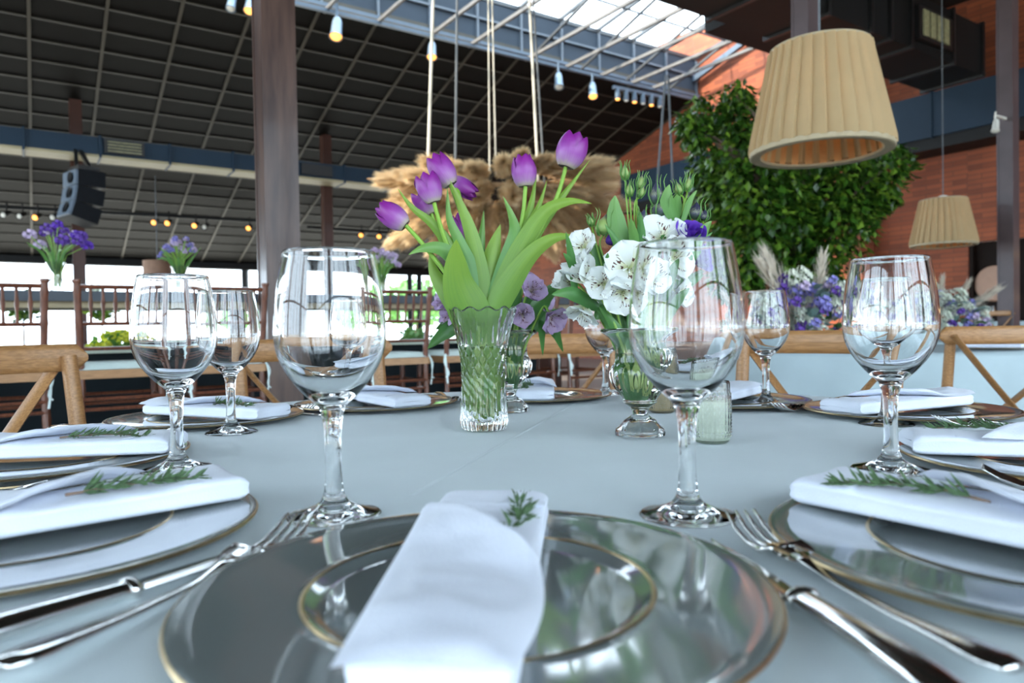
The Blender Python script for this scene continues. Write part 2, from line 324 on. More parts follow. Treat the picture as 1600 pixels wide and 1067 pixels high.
# brick end wall with pier and doorway
def brick_wall(name, s0, s1, z0, z1, b=13.7, th=.3, label=None):
    mb = MB(); mb.box((0, 0, 0), (s1-s0, z1-z0, th)); o = mb.build(name, 'brick', None, False)
    o.matrix_world = Matrix.Translation(bs(b+th/2, (s0+s1)/2, (z0+z1)/2)) @ Matrix((( -AX.x, 0, -BX.x, 0), (-AX.y, 0, -BX.y, 0), (0, 1, 0, 0), (0, 0, 0, 1)))
    return tag(o, label, None, None, 'structure')
DS0 = 5.05; DS1 = 5.95
brick_wall('wall_brick', DS1, 23, 0, 8.2, label='tall red brown brick end wall')
brick_wall('wall_brick_side', -6, DS0, 0, 8.2, label='brick wall to the right of the doorway')
brick_wall('wall_brick_lintel', DS0, DS1, 2.3, 8.2, label='brick wall above the dark doorway')
brick_wall('brick_pier', 7.6, 8.5, 0, 6.4, b=13.15, th=.5, label='brick pier projecting beside the leafy tree')
dr = thing('door_1', 'dark open doorway in the brick wall', None); dr['kind'] = 'structure'
bsbox(MB(), 13.86, 13.9, DS0+.005, DS1-.005, 0, 2.295).build('doorway_dark_sheet', 'door_dark', dr, False)  # near-black sheet closing the opening, stands in for its unlit depth
bsbox(MB(), 13.72, 13.8, DS1-.06, DS1, 0, 2.3).build('door_frame', 'door_dark', dr, False)
# near roof, ducts and columns
struct('roof_near', bsbox(MB(), -12, 14, -5.2, 8.45, 6.5, 6.9), 'black_paint', label='flat black roof above the tables')
struct('wall_upstand', bsbox(MB(), -12, 14, 8.4, 8.55, 6.5, 7.9), 'black_paint', label='black upstand on the near side of the skylight')
for b in (.9, 5.7, 10.5): struct('roof_beam', MB().bar(bs(b, -6, 6.38), bs(b, 8.3, 6.38), .2, .24), 'rust_steel', label='brown steel roof beam')
struct('edge_beam', MB().bar(bs(-12, 8.2, 6.38), bs(13.6, 8.2, 6.38), .18, .2), 'steel_mauve', label='mauve grey steel beam at the skylight edge')
def column(name, b, s, z1, m, label, w=.19):
    o = thing(name, label, None, bs(b, s, 0), YAW); o['kind'] = 'structure'
    h = w/2; mb = MB()
    MB().box((0, 0, z1/2), (.05, w-.05, z1)).build('web', m, o, False)
    for s_ in (-1, 1): MB().box((0, s_*(h-.0125), z1/2), (w, .025, z1)).build('flange', m, o, False)
    for s_ in (-1, 1): MB().box((s_*(h-.015), 0, z1/2), (.02, w-.05, z1)).build('side_plate', m, o, False)
    MB().box((0, 0, .02), (w+.14, w+.14, .03)).build('base_plate', m, o, False)
    return o
def col_at(px, py, s):
    d = ray(px, py); t = s/d.dot(AX); return (EYE+d*t).dot(BX)
column('steel_column', col_at(433, 300, 4.12), 4.12, 6.5, 'steel_paint', 'tall brown grey steel column left of the tulips')
column('steel_column', col_at(1258, 20, 4.3), 4.3, 6.5, 'steel_mauve', 'steel column half hidden behind the big pleated lamp')
column('steel_column', col_at(1575, 300, 4.2), 4.2, 6.5, 'steel_mauve', 'mauve grey steel column at the right edge')
for px, lb in ((118, 'far steel column behind the loudspeaker'), (508, 'far steel column right of the near column')):
    column('far_column', col_at(px, 200, 15.6), 15.6, slope(15.6), 'rust_steel', lb, .2)
bd = thing('blue_duct', 'long dark blue duct with beige underside crossing under the roof', 'duct')
bsbox(MB(), -9, 9.5, 14.92, 15.42, 4.19, 4.51).build('side', 'blue_duct', bd, False)
bsbox(MB(), -9, 9.5, 14.91, 15.43, 4.145, 4.19).build('underside', 'duct_beige', bd, False)
for i in range(-2, 9): bsbox(MB(), 1.15*i-.02, 1.15*i+.02, 14.87, 15.47, 4.135, 4.53).build('flange', 'blue_duct', bd, False)
for px0, px1 in ((163, 225),):
    b0, b1 = col_at(px0, 228, 14.91), col_at(px1, 233, 14.91); g = bsbox(MB(), b0, b1, 14.86, 14.92, 4.23, 4.49).build('grille', 'black_flange', bd, False)
    for k in range(4): bsbox(MB(), b0+.05, b1-.05, 14.84, 14.86, 4.26+.055*k, 4.275+.055*k).build('slat', 'grille', g, False)
b0, b1 = col_at(470, 262, 14.91), col_at(518, 268, 14.91); bsbox(MB(), b0, b1, 14.86, 14.92, 4.23, 4.46).build('grille', 'black_flange', bd, False)
wdct = thing('wall_duct', 'slate blue duct running along the brick wall', 'duct')
bsbox(MB(), 12.95, 13.65, 4.4, 14.0, 4.1, 4.86).build('side', 'blue_duct', wdct, False)
bsbox(MB(), 13.0, 13.65, 4.4, 14.0, 3.9, 4.1).build('underside', 'black_paint', wdct, False)
for s in (6.2, 7.4, 8.6, 9.8, 11, 12.2): bsbox(MB(), 12.92, 13.6, s-.02, s+.02, 4.08, 4.88).build('flange', 'blue_duct', wdct, False)
bk = thing('black_duct', 'big black air duct under the roof at upper right', 'duct')
bsbox(MB(), 5, 12.9, 5.39, 6.29, 4.9, 5.7).build('side', 'black_paint', bk, False)
for b in (6.2, 7.4, 8.6, 9.6, 10.1, 10.66, 11.9, 12.88): bsbox(MB(), b-.03, b+.03, 5.34, 6.34, 4.86, 5.74).build('flange', 'black_flange', bk, False)
g = bsbox(MB(), 10.75, 11.75, 5.30, 5.39, 5.02, 5.5).build('grille', 'black_flange', bk, False)
for k in range(4): bsbox(MB(), 10.85+.2*k, 11.0+.2*k, 5.28, 5.30, 5.08, 5.45).build('slat', 'grille', g, False)
bsbox(MB(), 8.5, 10.3, 6.3, 7.3, 5.3, 6.2).build('side_branch', 'black_paint', bk, False)
# glazed facades behind and to the left of the camera
def facade(name, fixed, a0, a1, alongb, label, z1=6.4, step=1.15, zt=4.7):
    fr = thing(name, label, None); fr['kind'] = 'structure'; n = int((a1-a0)/step)
    P = (lambda a, z: bs(a, fixed, z)) if alongb else (lambda a, z: bs(fixed, a, z))
    for i in range(n+1): MB().bar(P(a0+i*step, 0), P(a0+i*step, z1), .11 if i % 4 else .55, .11 if i % 4 else .55, BX).build('mullion', 'frame_dark', fr, False)
    MB().bar(P(a0, (zt+z1)/2), P(a0+n*step, (zt+z1)/2), .15, z1-zt).build('light_cut_header', 'black_paint', fr, False)  # unseen; solid band and wide mullions added to limit light and glass reflections
    for z in (.05, 2.5, zt): MB().bar(P(a0, z), P(a0+n*step, z), .07, .07).build('transom', 'frame_dark', fr, False)
    for i in range(n):
        m = MB(); m.add([P(a0+i*step+.05, .1), P(a0+(i+1)*step-.05, .1), P(a0+(i+1)*step-.05, zt-.05), P(a0+i*step+.05, zt-.05)], [(0, 1, 2, 3)]); m.build('pane', 'pane', fr, False)
facade('window_2', -5, -11, 13, True, 'tall glazed facade behind the viewer')
facade('window_3', -7.5, -5, 8, False, 'tall glazed facade on the left side')
struct('platform', bsbox(MB(), 9.6, 13.6, 3.6, 6.6, 0, .15), 'platform', label='low wooden platform by the brick wall')
# ------------------------------------------------------------------ main table
TC = Vector((.036, .997, 0))
def table(name, c, r, label, clabel, m='cloth', z=TZ, floor=0., drop=None):
    t = thing(name, label, 'table', (c[0], c[1], floor)); zz = z-floor
    MB().lathe([(0, zz-.035), (r-.02, zz-.035), (r-.01, zz-.02), (r-.02, zz-.012), (0, zz-.012)], 48).build('tabletop', 'oak', t)
    MB().lathe([(0, 0), (.28, 0), (.28, .03), (.06, .06), (.05, .3), (.05, zz-.1), (.2, zz-.04), (0, zz-.036)], 20).build('pedestal', 'black_paint', t)
    o = MB(); nr, na = 14, 160
    def fn(u, v):
        a = 2*PI*v
        if u < .55: rr = r*(u/.55); return Vector((rr*math.cos(a), rr*math.sin(a), zz))
        k = (u-.55)/.45; fold = .055*k*math.sin(11*a+1.3*math.sin(3*a))+.03*k*math.sin(5*a+1)
        fold *= (drop or .75)/.75; rr = r+.012+.05*k*(drop or .75)/.75+fold; dz = k*(drop or zz-.01)
        if k < .12: rr = r+.012*math.sin(k/.12*PI/2); dz *= .35
        return Vector((rr*math.cos(a), rr*math.sin(a), zz-dz))
    o.grid(fn, 22, na); co = o.build('tablecloth', m, None, 'full'); co.location = (c[0], c[1], floor)
    tag(co, clabel, 'tablecloth'); return t
table('round_table', TC, .83, 'round dining table under the pale blue cloth in the foreground', 'pale blue cloth covering the large foreground table', drop=.265)
# crease in the foreground cloth: a fine pressed ridge
p0, p1 = onz(640, 775, TZ), onz(930, 612, TZ)
cloth = bpy.data.objects['tablecloth']
cr_ = MB(); d = (p1-p0).normalized(); n_ = Vector((-d.y, d.x, 0))
cr_.grid(lambda u, v: p0.lerp(p1, u)+n_*((v-.5)*.008)+Vector((0, 0, .0010*(1-(2*v-1)**2)-.0002)), 20, 6)
o = cr_.build('pressed_crease', 'cloth', cloth, 'full'); o.location = -cloth.location
# ------------------------------------------------------------------ place settings
PL = [(-.021, .409), (-.372, .547), (-.579, .880), (-.547, 1.282), (-.283, 1.481), (.054, 1.596), (.417, 1.421), (.668, 1.213), (.597, .767), (.343, .472)]
GL = {0: (.142, .585), 1: (-.153, .605), 2: (-.388, .824), 3: (-.443, 1.123), 4: (-.330, 1.478), 6: (.220, 1.735), 7: (.504, 1.424), 8: (.571, 1.095), 9: (.398, .754)}
GL[6] = (.215, 1.66)
WH = ['nearest setting at the bottom middle', 'front left setting at the lower left edge', 'second setting up the left side', 'third setting up the left side', 'far left setting behind the large left glass',
      'far middle setting between the flower vases', 'far right setting behind the candle', 'third setting up the right side', 'second setting up the right side', 'front right setting at the lower right edge']
pz = MB(); n0 = 96
plate_prof = [(0, .0042), (.088, .0042), (.092, .0050), (.0965, .0085), (.0985, .0092), (.1015, .0086), (.106, .0084), (.150, .0100), (.1612, .0116), (.1636, .0112)]
def make_plate():
    t = thing('charger_plate', '', 'plate')
    MB().lathe(plate_prof+[(.1636, .0088), (.160, .0082), (.10, .003), (.09, .0005), (0, .0005)], 96).build('plate_body', 'plate', t)
    MB().lathe([(.1634, .0108), (.1645, .0107), (.1654, .0096), (.1648, .0082), (.1630, .0080), (.1630, .0100)], 96).build('gold_rim', 'gold', t)
    MB().lathe([(.0970, .0088), (.0979, .0096), (.0986, .0098), (.0993, .0096), (.1000, .0089)], 96).build('gold_ring', 'gold', t)
    return t
GP = [(0, 0), (.036, 0), (.0378, .0012), (.0366, .0026), (.026, .0052), (.0150, .0098), (.0098, .0160), (.0076, .026), (.0068, .045), (.0070, .065), (.0082, .080), (.0104, .0895), (.0125, .0935), (.0185, .0990), (.0275, .1085), (.0370, .1215), (.0436, .1360), (.0460, .1500), (.0456, .166), (.0437, .186), (.0408, .206), (.0380, .2215)]
GI = [(.0380, .2215), (.0376, .2221), (.0371, .2215), (.0398, .206), (.0427, .186), (.0446, .166), (.0450, .150), (.0425, .1368), (.0356, .1230), (.0255, .1105), (.0150, .1030), (.006, .0995), (0, .0988)]
def prof_smooth(p, n=5): return [(max(0, v[0]), v[1]) for v in cr([(a, b, 0) for a, b in p], n)]
def make_glass():
    t = thing('wine_glass', '', 'wine glass')
    P = prof_smooth(GP); k1 = min(range(len(P)), key=lambda i: abs(P[i][1]-.018)+(0 if i > 10 else 9)); k2 = min(range(len(P)), key=lambda i: abs(P[i][1]-.0935))
    P[0] = (0, .0022)
    MB().lathe(P[k2:]+prof_smooth(GI)[1:], 64).build('bowl', 'glass', t, 'full')
    MB().lathe(P[k1:k2+1], 64).build('stem', 'glass', t, 'full')
    MB().lathe(P[:k1+1], 64).build('foot', 'glass', t, 'full')
    return t
def slab(mb, fn, z0, t, nu=26, nv=16, amp=.0022, seed=0):
    """soft cloth layer: fn(u,v)->(x,y); closed, rounded edges"""
    def pos(u, v, side):
        x, y = fn(u, v); e = min(1, (1-abs(2*v-1))/.17, (1-abs(2*u-1))/.05); e = max(0, e); h = t*.5*math.sqrt(1-(1-e)**2.6)*(1+.30*max(0, min(1, (u-.72)/.2)))
        n = noise.noise(Vector((x*38+seed, y*30, seed*1.7)))*amp+noise.noise(Vector((x*95+seed, y*70, 3)))*amp*.35
        base = z0(u, v) if callable(z0) else z0
        return Vector((x, y, base+t*.5+side*h+n*(e if side > 0 else .6*e)))
    mb.grid(lambda u, v: pos(u, v, 1), nu, nv); n = len(mb.v)
    mb.grid(lambda u, v: pos(u, 1-v, -1), nu, nv); return mb
def make_napkin(seed, bend=0., L=.285, flip=1):
    random.seed(seed); t = thing('napkin', '', 'napkin'); w = .040; z = .0100
    wob = rnd(-.004, .004)
    cx = lambda y: bend*(y/L)*.0+wob*math.sin(y*14)
    T = .0205; bm_ = MB(); nv = 40
    rows = [(-.5*L, .90, 0), (-.5*L, .93, .55), (-.5*L+.003, .97, .85)]+[(-.5*L+.008+(L-.016)*i/26, 1, 1) for i in range(27)]+[(.5*L-.003, .99, .9), (.5*L, .96, .62), (.5*L, .92, 0)]
    V = []
    for y, sx, sz in rows:
        tt = y/L+.5
        for j in range(nv):
            a = 2*PI*j/nv; c_, s_ = math.cos(a), math.sin(a); x = math.copysign(abs(c_)**.30, c_)*(1-.05*math.exp(-(s_/.16)**2)); zz = math.copysign(abs(s_)**.55, s_)
            p = Vector((flip*w*(.86+.17*tt)*sx*x+wob*math.sin(y*14), y+.003*math.sin(x*3+seed), z+T/2+T/2*sz*zz*(1+.22*max(0, min(1, (tt-.74)/.18))*(zz > 0))))
            p.z += noise.noise(Vector((p.x*40+seed, p.y*26, seed)))*.0022*(zz > 0); V.append(p)
    n_r = len(rows); bm_.add(V, [(i*nv+j, i*nv+(j+1) % nv, (i+1)*nv+(j+1) % nv, (i+1)*nv+j)[::flip] for i in range(n_r-1) for j in range(nv)])
    bm_.build('folded_body', 'napkin', t, True); z += T-.0015
    slab(MB(), lambda u, v: (flip*(2*v-1)*w*.97, L*.5-.050+u*.012), lambda u, v: z+.0012, .0022, 8, 16, .0003, seed+9).build('hem_seam', 'napkin', t, 'full')
    # upper flap with the slanting open edge
    def fl(u, v):
        y1 = L*(.29-.28*v-.13*v*v); y0 = -L*.52
        return (flip*((2*v-1)*(w*(.86+.20*u+.16*math.sin(PI*u)*v))-.003*(u)), y0+(y1-y0)*u)
    slab(MB(), fl, lambda u, v: z-.0008+.010*math.sin(PI*v)**.8*(.25+.75*u)*(1-.25*u)+.006*u**6*(.35+.65*v)+.0035*math.sin(PI*u*2.2+.4)*math.sin(PI*v), .0042, 34, 20, .0030, seed+20).build('upper_flap', 'napkin', t, 'full')
    return t
def make_rosemary(seed):
    random.seed(seed); t = thing('rosemary_sprig', '', 'rosemary sprig'); L = .105
    st = [Vector((.006*math.sin(i*.5), -.04+L*i/9, .004*math.sin(i/9*PI))) for i in range(10)]
    MB().tube(st, [.0013-.0008*i/9 for i in range(10)], 6).build('sprig_stem', 'twig', t)
    nd = MB()
    for i in range(95):
        k = rnd(.1, 1); p = st[min(9, int(k*9))].lerp(st[min(9, int(k*9)+1)], (k*9) % 1); a = rnd(-.15*PI, 1.15*PI); ln = rnd(.010, .021)*(1.1-.3*k)
        d = Vector((math.cos(a)*.75, rnd(.4, 1.), max(-.05, math.sin(a))*.55)).normalized(); s = d.cross(Vector((0, 0, 1))).normalized()*.0011; n = s.cross(d).normalized()*.0007
        q = p+d*ln; m = p+d*ln*.55+n
        nd.add([p-s*.5, p+s*.5, m+s, q, m-s, m-n*3], [(0, 1, 2, 4), (4, 2, 3), (0, 4, 5), (1, 5, 2), (5, 4, 3), (5, 3, 2)])
    tag(nd.build('needles', 'rosemary', t, False), kind='stuff'); return t
def make_fork():
    t = thing('fork', '', 'fork')          # local: tines toward +y, length .205, centre at origin
    hz = lambda y: .0030+.0085*max(0, min(1, (y-.005)/.045))*(1-max(0, min(1, (y-.052)/.05)))**1.3+(.004*max(0, (-y-.04)/.06))
    path = [(0, -.1025+.0085*i, 0) for i in range(17)]; path = [Vector((0, p[1], hz(p[1])+.0015)) for p in path]
    wid = [.0070, .0105, .0108, .0098, .0085, .0074, .0064, .0056, .0050, .0045, .0041, .0038, .0036, .0038, .0046, .0062, .0088]
    MB().tube(path, wid, 12, True, .30).build('handle', 'silver', t, 'full')
    b = MB(); b.grid(lambda u, v: Vector(((2*v-1)*(.0088+.0042*math.sin(min(1, u*1.6)*PI/2)), .031+.020*u, hz(.031+.020*u)+.0018-.0022*(1-(2*v-1)**2)*.6)), 8, 8)
    b.grid(lambda u, v: Vector((-(2*v-1)*(.0088+.0042*math.sin(min(1, u*1.6)*PI/2)), .031+.020*u, hz(.031+.020*u)-.0002-.0022*(1-(2*v-1)**2)*.6)), 8, 8)
    b.build('head', 'silver', t, 'full')
    for k in range(4):
        x = (k-1.5)*.0072
        MB().tube([(x, .046, hz(.046)+.0006), (x, .060, .0046), (x*1.03, .074, .0058), (x*1.05, .088, .0110), (x*1.0, .101, .0195)], [.0026, .0025, .0023, .0020, .0011], 8, True, .8).build('tine', 'silver', t, 'full')
    for ch in t.children:
        for v in ch.data.vertices: v.co.y = v.co.y*1.12-.0125
    return t
def make_knife():
    t = thing('knife', '', 'knife')
    b = MB(); w = lambda u: .0085*(1-u**5)*(.75+.25*math.sin(PI*min(1, u+.25)))+.0006
    b.grid(lambda u, v: Vector((-.004+w(u)*2*(v-.5)+.002*u, -.003+.118*u, .0035+.0011*(1-abs(2*v-1)))), 18, 6)
    b.grid(lambda u, v: Vector((-.004-w(u)*2*(v-.5)+.002*u, -.003+.118*u, .0035-.0009*(1-abs(2*v-1)))), 18, 6)
    b.build('blade', 'silver', t, 'full')
    P = [(0, .004, .0045), (0, -.002, .0050), (0, -.010, .0055), (0, -.03, .0066), (0, -.065, .0076), (0, -.098, .0078), (0, -.118, .0070), (0, -.126, .0062)]
    MB().tube(P, [.0055, .0090, .0082, .0088, .0105, .0115, .0100, .0050], 14, True, .62).build('handle', 'silver', t, 'full')
    MB().tube([(0, .001, .005), (0, -.001, .005), (0, -.004, .0052), (0, -.006, .0053)], [.006, .0108, .0108, .0084], 14, True, .62).build('bolster', 'silver', t, 'full')
    return t
plate0 = make_plate(); glass0 = make_glass(); fork0 = make_fork(); knife0 = make_knife()
naps = [make_napkin(11), make_napkin(23, flip=-1), make_napkin(35)]; ros = [make_rosemary(5), make_rosemary(9)]
used = set()
def place(proto, loc, rz, label, group):
    if proto.name in used: o = dup(proto, None, loc, rz, label)
    else: used.add(proto.name); o = proto; o.location = loc; o.rotation_euler = (0, 0, rz); o['label'] = label
    o['group'] = group; return o
def two_pt(proto, p, q, label, group, half=.1025, tilt=0.):
    """lay cutlery with its tip at p, pointing from q"""
    d = Vector((p[0]-q[0], p[1]-q[1], 0)).normalized(); rz = math.atan2(d.y, d.x)-PI/2; c = Vector((p[0], p[1], 0))-d*half
    o = place(proto, (c.x, c.y, TZ+.0006), rz, label, group); return o
for i, (x, y) in enumerate(PL):
    v = Vector((TC.x-x, TC.y-y, 0)).normalized(); r = Vector((v.y, -v.x, 0)); rz = math.atan2(v.y, v.x)-PI/2; c = Vector((x, y, TZ))
    place(plate0, c+Vector((0, 0, .0004)), rz, 'grey gold rimmed charger plate of the '+WH[i], 'charger plates on the foreground table')
    if i == 0: nc, nr = Vector((-.0245, .409, TZ)), -.075
    else: nc, nr = c+v*(.012), rz+[0, -.10, -.05, .02, .06, -.04, .05, .12, .08, .10][i]
    npk = place(naps[0 if i == 0 else (1 if i > 5 else 2) if i % 2 else 0], nc+Vector((0, 0, .0004)), nr, 'white folded napkin on the '+WH[i], 'folded napkins on the charger plates')
    R_ = Matrix.Rotation(nr, 3, 'Z'); fx = -1 if (1 if i > 5 else 2) == 1 and i % 2 else 1
    sp = nc+R_ @ Vector((.016*fx, .058 if i == 0 else .050, .0285))
    if i != 4 and i != 7: place(ros[i % 2], sp+Vector((0, 0, -.0022 if i == 0 else .0035)), nr+(-.15 if i == 0 else -.2)*fx, 'green rosemary sprig tucked in the napkin, '+WH[i], 'rosemary sprigs on the napkins')
    if i in GL: place(glass0, Vector((*GL[i], TZ+.0004)), rz+.3*i, 'empty wine glass of the '+WH[i], 'wine glasses on the foreground table')
    F1, F2 = (-.150, .112), (-.200, -.11)
    K1, K2 = (.152, .111), (.2, -.1)
    if i == 1: K1, K2 = (.1652, .118), (.204, -.064)
    if i == 9: F1, F2 = (-.128, .135), (-.200, -.074)
    W_ = lambda q: (x+r.x*q[0]+v.x*q[1], y+r.y*q[0]+v.y*q[1])
    if i != 5:
        two_pt(fork0, W_(F1), W_(F2), 'silver fork left of the plate at the '+WH[i], 'silver forks on the foreground table')
        two_pt(knife0, W_(K1), W_(K2), 'silver knife right of the plate at the '+WH[i], 'silver knives on the foreground table', .115)
# ------------------------------------------------------------------ chairs round the table
def make_cross_chair(m, name='crossback_chair'):
    t = thing(name, '', 'chair')     # faces +y (toward the table), back at y=-.2
    SZ = .46
    sb = MB(); sb.lathe([(0, SZ-.03), (.19, SZ-.03), (.205, SZ-.018), (.205, SZ-.006), (.19, SZ), (0, SZ-.004)], 28); sb.build('seat', m, t)
    for s in (-1, 1):
        MB().tube([(s*.17, .165, SZ-.01), (s*.185, .185, .2), (s*.195, .195, 0)], [.017, .016, .014], 10).build('leg', m, t)
        MB().tube([(s*.20, -.24, 0), (s*.195, -.205, .25), (s*.19, -.19, SZ), (s*.19, -.215, .68), (s*.192, -.247, .872)], [.016, .018, .019, .018, .017], 10).build('leg', m, t)
        MB().tube([(s*.19, .175, .19), (s*.195, -.205, .19)], .010, 8).build('stretcher', m, t)
    def rail(u, v):
        x = (2*u-1)*.232; yb = -.262-.028*(1-(x/.232)**2)+.028; rr = min(1, (1-abs(2*u-1))/.09); h = .031*math.sqrt(max(.08, 1-(1-rr)**2)); a = 2*PI*v
        return Vector((x, yb-.012+.011*math.cos(a)-.022*(1-(x/.232)**2), .868+h*max(-1, min(1, 1.25*math.sin(a)))))
    MB().grid(rail, 24, 14).build('top_rail', m, t, 'full')
    for s in (-1, 1):
        P = cr([(s*.205, -.285+.004*s, .868), (s*.07, -.275+.006*s, .70), (-s*.06, -.232+.006*s, .57), (-s*.175, -.196, .475)], 5)
        mb = MB()
        for a, b in zip(P, P[1:]): pass
        mb.tube(P, [.021]*len(P), 10, True, .34); mb.build('cross_strap', m, t)
        MB().lathe([(0, .004), (.005, .003), (.006, 0)], 10).xf(Matrix.Translation((s*.2, -.292, .866)) @ Matrix.Rotation(PI/2, 4, 'X')).build('bolt', 'gold', t)
    MB().tube([(-.19, .17, .26), (.19, .17, .26)], .010, 8).build('stretcher', m, t)
    return t
ch_l = make_cross_chair('oak')
CH = [(-111.5, 1.10, 'oak crossback chair at the left edge of the table'), (-149, 1.06, 'oak crossback chair behind the large left wine glass'), (176, 1.07, 'oak crossback chair across the table behind the vases'),
      (139, 1.06, 'oak crossback chair behind the far right plate')]
for a, rr, lb in CH:
    a = math.radians(a); p = TC+Vector((math.sin(a), -math.cos(a), 0))*(rr-.16); place(ch_l, (p.x, p.y, 0), a+0, lb, 'crossback chairs around the foreground table')
p = at(1590, 514, 2.45); place(ch_l, (p.x, p.y+.27, 0), -.06, 'oak crossback chair seen from behind at the right edge', 'crossback chairs around the foreground table')
# ------------------------------------------------------------------ crystal vases and candles
def make_tulip_vase():
    t = thing('crystal_vase', 'tall cut crystal vase with scalloped rim holding the tulips', 'vase', (-.045, 1.106, TZ+.0004), .2)
    H = .190
    outer = [(.0325, .002), (.0355, .006), (.0375, .016), (.0370, .035), (.0355, .060), (.0345, .085), (.0350, .105), (.0378, .125), (.0425, .148), (.0480, .170), (.0530, .187)]
    P = prof_smooth(outer, 8); n = 192
    def mod(i, a, r, z):
        k = 8; tt = z/H
        if z < .018: d = .0016*abs(math.sin(a*12))
        elif z < .085:                      # vertical pointed flutes
            w = min(1, (z-.018)/.02)*min(1, (.085-z)/.05); d = .0028*w*abs(math.sin(a*k+.0))+.0012*abs(math.sin(a*k*2))*w
            d += .0020*(1-w)*abs(((a*k/PI+z*70) % 1)-.5)*2
        elif z < .135:                      # crossed diamonds
            u = (a*k/PI+(z-.085)*40) % 1; v = (a*k/PI-(z-.085)*40) % 1
            d = .0034*max(0, 1-min(min(u, 1-u), min(v, 1-v))*7)
        else:                                # fans
            u = (a*4/PI) % 1; d = .0022*max(0, math.cos((u-.5)*26*(1-.4*(z-.135)/.055)))*(1 if abs(u-.5) < .28 else .2)+.0010*max(0, 1-min(u, 1-u)*9)
        zz = z + (.0035*math.cos(a*12)*max(0, (tt-.9)/.1) if tt > .9 else 0)
        return r-d, zz
    inner = [(r-.0055, z) for r, z in prof_smooth(outer[3:], 8)][::-1]; inner[0] = (P[-1][0]-.003, P[-1][1]); inner = [q for q in inner if q[1] > .128]
    def mod2(i, a, r, z): return r, z+(.0035*math.cos(a*12)*max(0, (z/H-.9)/.1) if z/H > .9 else 0)
    MB().lathe([(0, .006), (.012, .003), (.026, .001)]+P, n, mod=mod).build('cut_body', 'crystal', t)
    m = MB(); m.lathe([P[-1]]+inner, 96, mod=mod2); m.build('inner_wall', 'crystal', t, 'full')
    w = MB(); w.lathe([inner[-1], (inner[-1][0]-.001, inner[-1][1]-.0006), (0, inner[-1][1]-.0008)], 96); w.build('water', 'water', t)
    return t
make_tulip_vase()
def make_urn(loc, label):
    t = thing('footed_glass_vase', label, 'vase', loc, .1)
    Po = prof_smooth([(.0125, .036), (.0150, .041), (.0235, .047), (.0245, .052), (.0300, .060), (.0415, .075), (.0438, .088), (.0400, .099), (.0355, .105), (.0345, .118), (.0360, .130), (.0430, .140), (.0520, .1465), (.0550, .1500), (.0545, .1525)], 5)
    def mod(i, a, r, z):
        if .05 < z < .102: w = math.sin(PI*(z-.05)/.052); return r*(1-.085*w*abs(math.sin(a*8))), z
        return r, z
    inn = prof_smooth([(.0545, .1525), (.0515, .1530), (.0410, .1440), (.0325, .131), (.0310, .118), (.0318, .105), (.0345, .096), (.0370, .086), (.0345, .076), (.024, .063), (.012, .055), (0, .053)], 5)
    inn = [q for q in inn if q[1] > .117]
    MB().lathe(Po+inn[1:], 128, mod=mod).build('ribbed_bowl', 'crystal', t)
    def fm(i, a, r, z): return r*(1-.045*abs(math.sin(a*5))*(1 if r > .015 else 0)), z
    MB().lathe([(0, .006), (.02, .003), (.032, 0), (.0362, .001), (.0372, .005), (.0362, .010), (.0300, .0145), (.0235, .0215), (.0150, .0265), (.0105, .031), (.0125, .036)], 80, mod=fm).build('faceted_foot', 'crystal', t)
    MB().lathe([inn[-1], (inn[-1][0]-.001, inn[-1][1]-.0006), (0, inn[-1][1]-.0008)], 128).build('water', 'water', t)
    return t
VW = Vector((.182, 1.026, TZ+.0004)); VP = Vector((-.006, 1.35, TZ+.0004)); VT = Vector((-.045, 1.106, TZ))
make_urn(VW, 'footed ribbed glass vase holding the white flowers'); make_urn(VP, 'footed glass vase with lilac flowers behind the tulip vase')
def make_candle(loc, label, wax='wax'):
    t = thing('candle_holder', label, 'candle', loc)
    body = [(.0195, .001), (.0225, .004), (.0243, .012), (.0247, .035), (.0244, .060), (.0238, .080)]
    def mod(i, a, r, z):
        if .008 < z < .066: return r+.0017*abs(math.sin(a*13+(math.floor(z/.0042) % 2)*PI/2))*abs(math.sin(z/.0042*PI)), z
        return r, z
    P = prof_smooth(body, 12)
    MB().lathe([(0, .002), (.0195, .001)]+P[1:]+[(.0228, .0822), (.0222, .080), (.0226, .060), (.0226, .012), (.020, .006), (0, .006)], 96, mod=mod).build('hobnail_glass', 'crystal', t)
    w = MB().lathe([(0, .0055), (.0205, .0055), (.0229, .0125), (.0229, .056), (.021, .0575), (0, .0565)], 40).build('wax', wax, t)
    MB().tube([(0, 0, .056), (.0005, 0, .060), (.001, 0, .065)], .0008, 6).build('wick', 'twig', t)
    return t
make_candle((.263, .948, TZ+.0004), 'pale green candle in hobnail glass right of the white flowers')
make_candle((.268, 1.29, TZ+.0004), 'glass candle holder half hidden behind the white flower vase', 'gold')
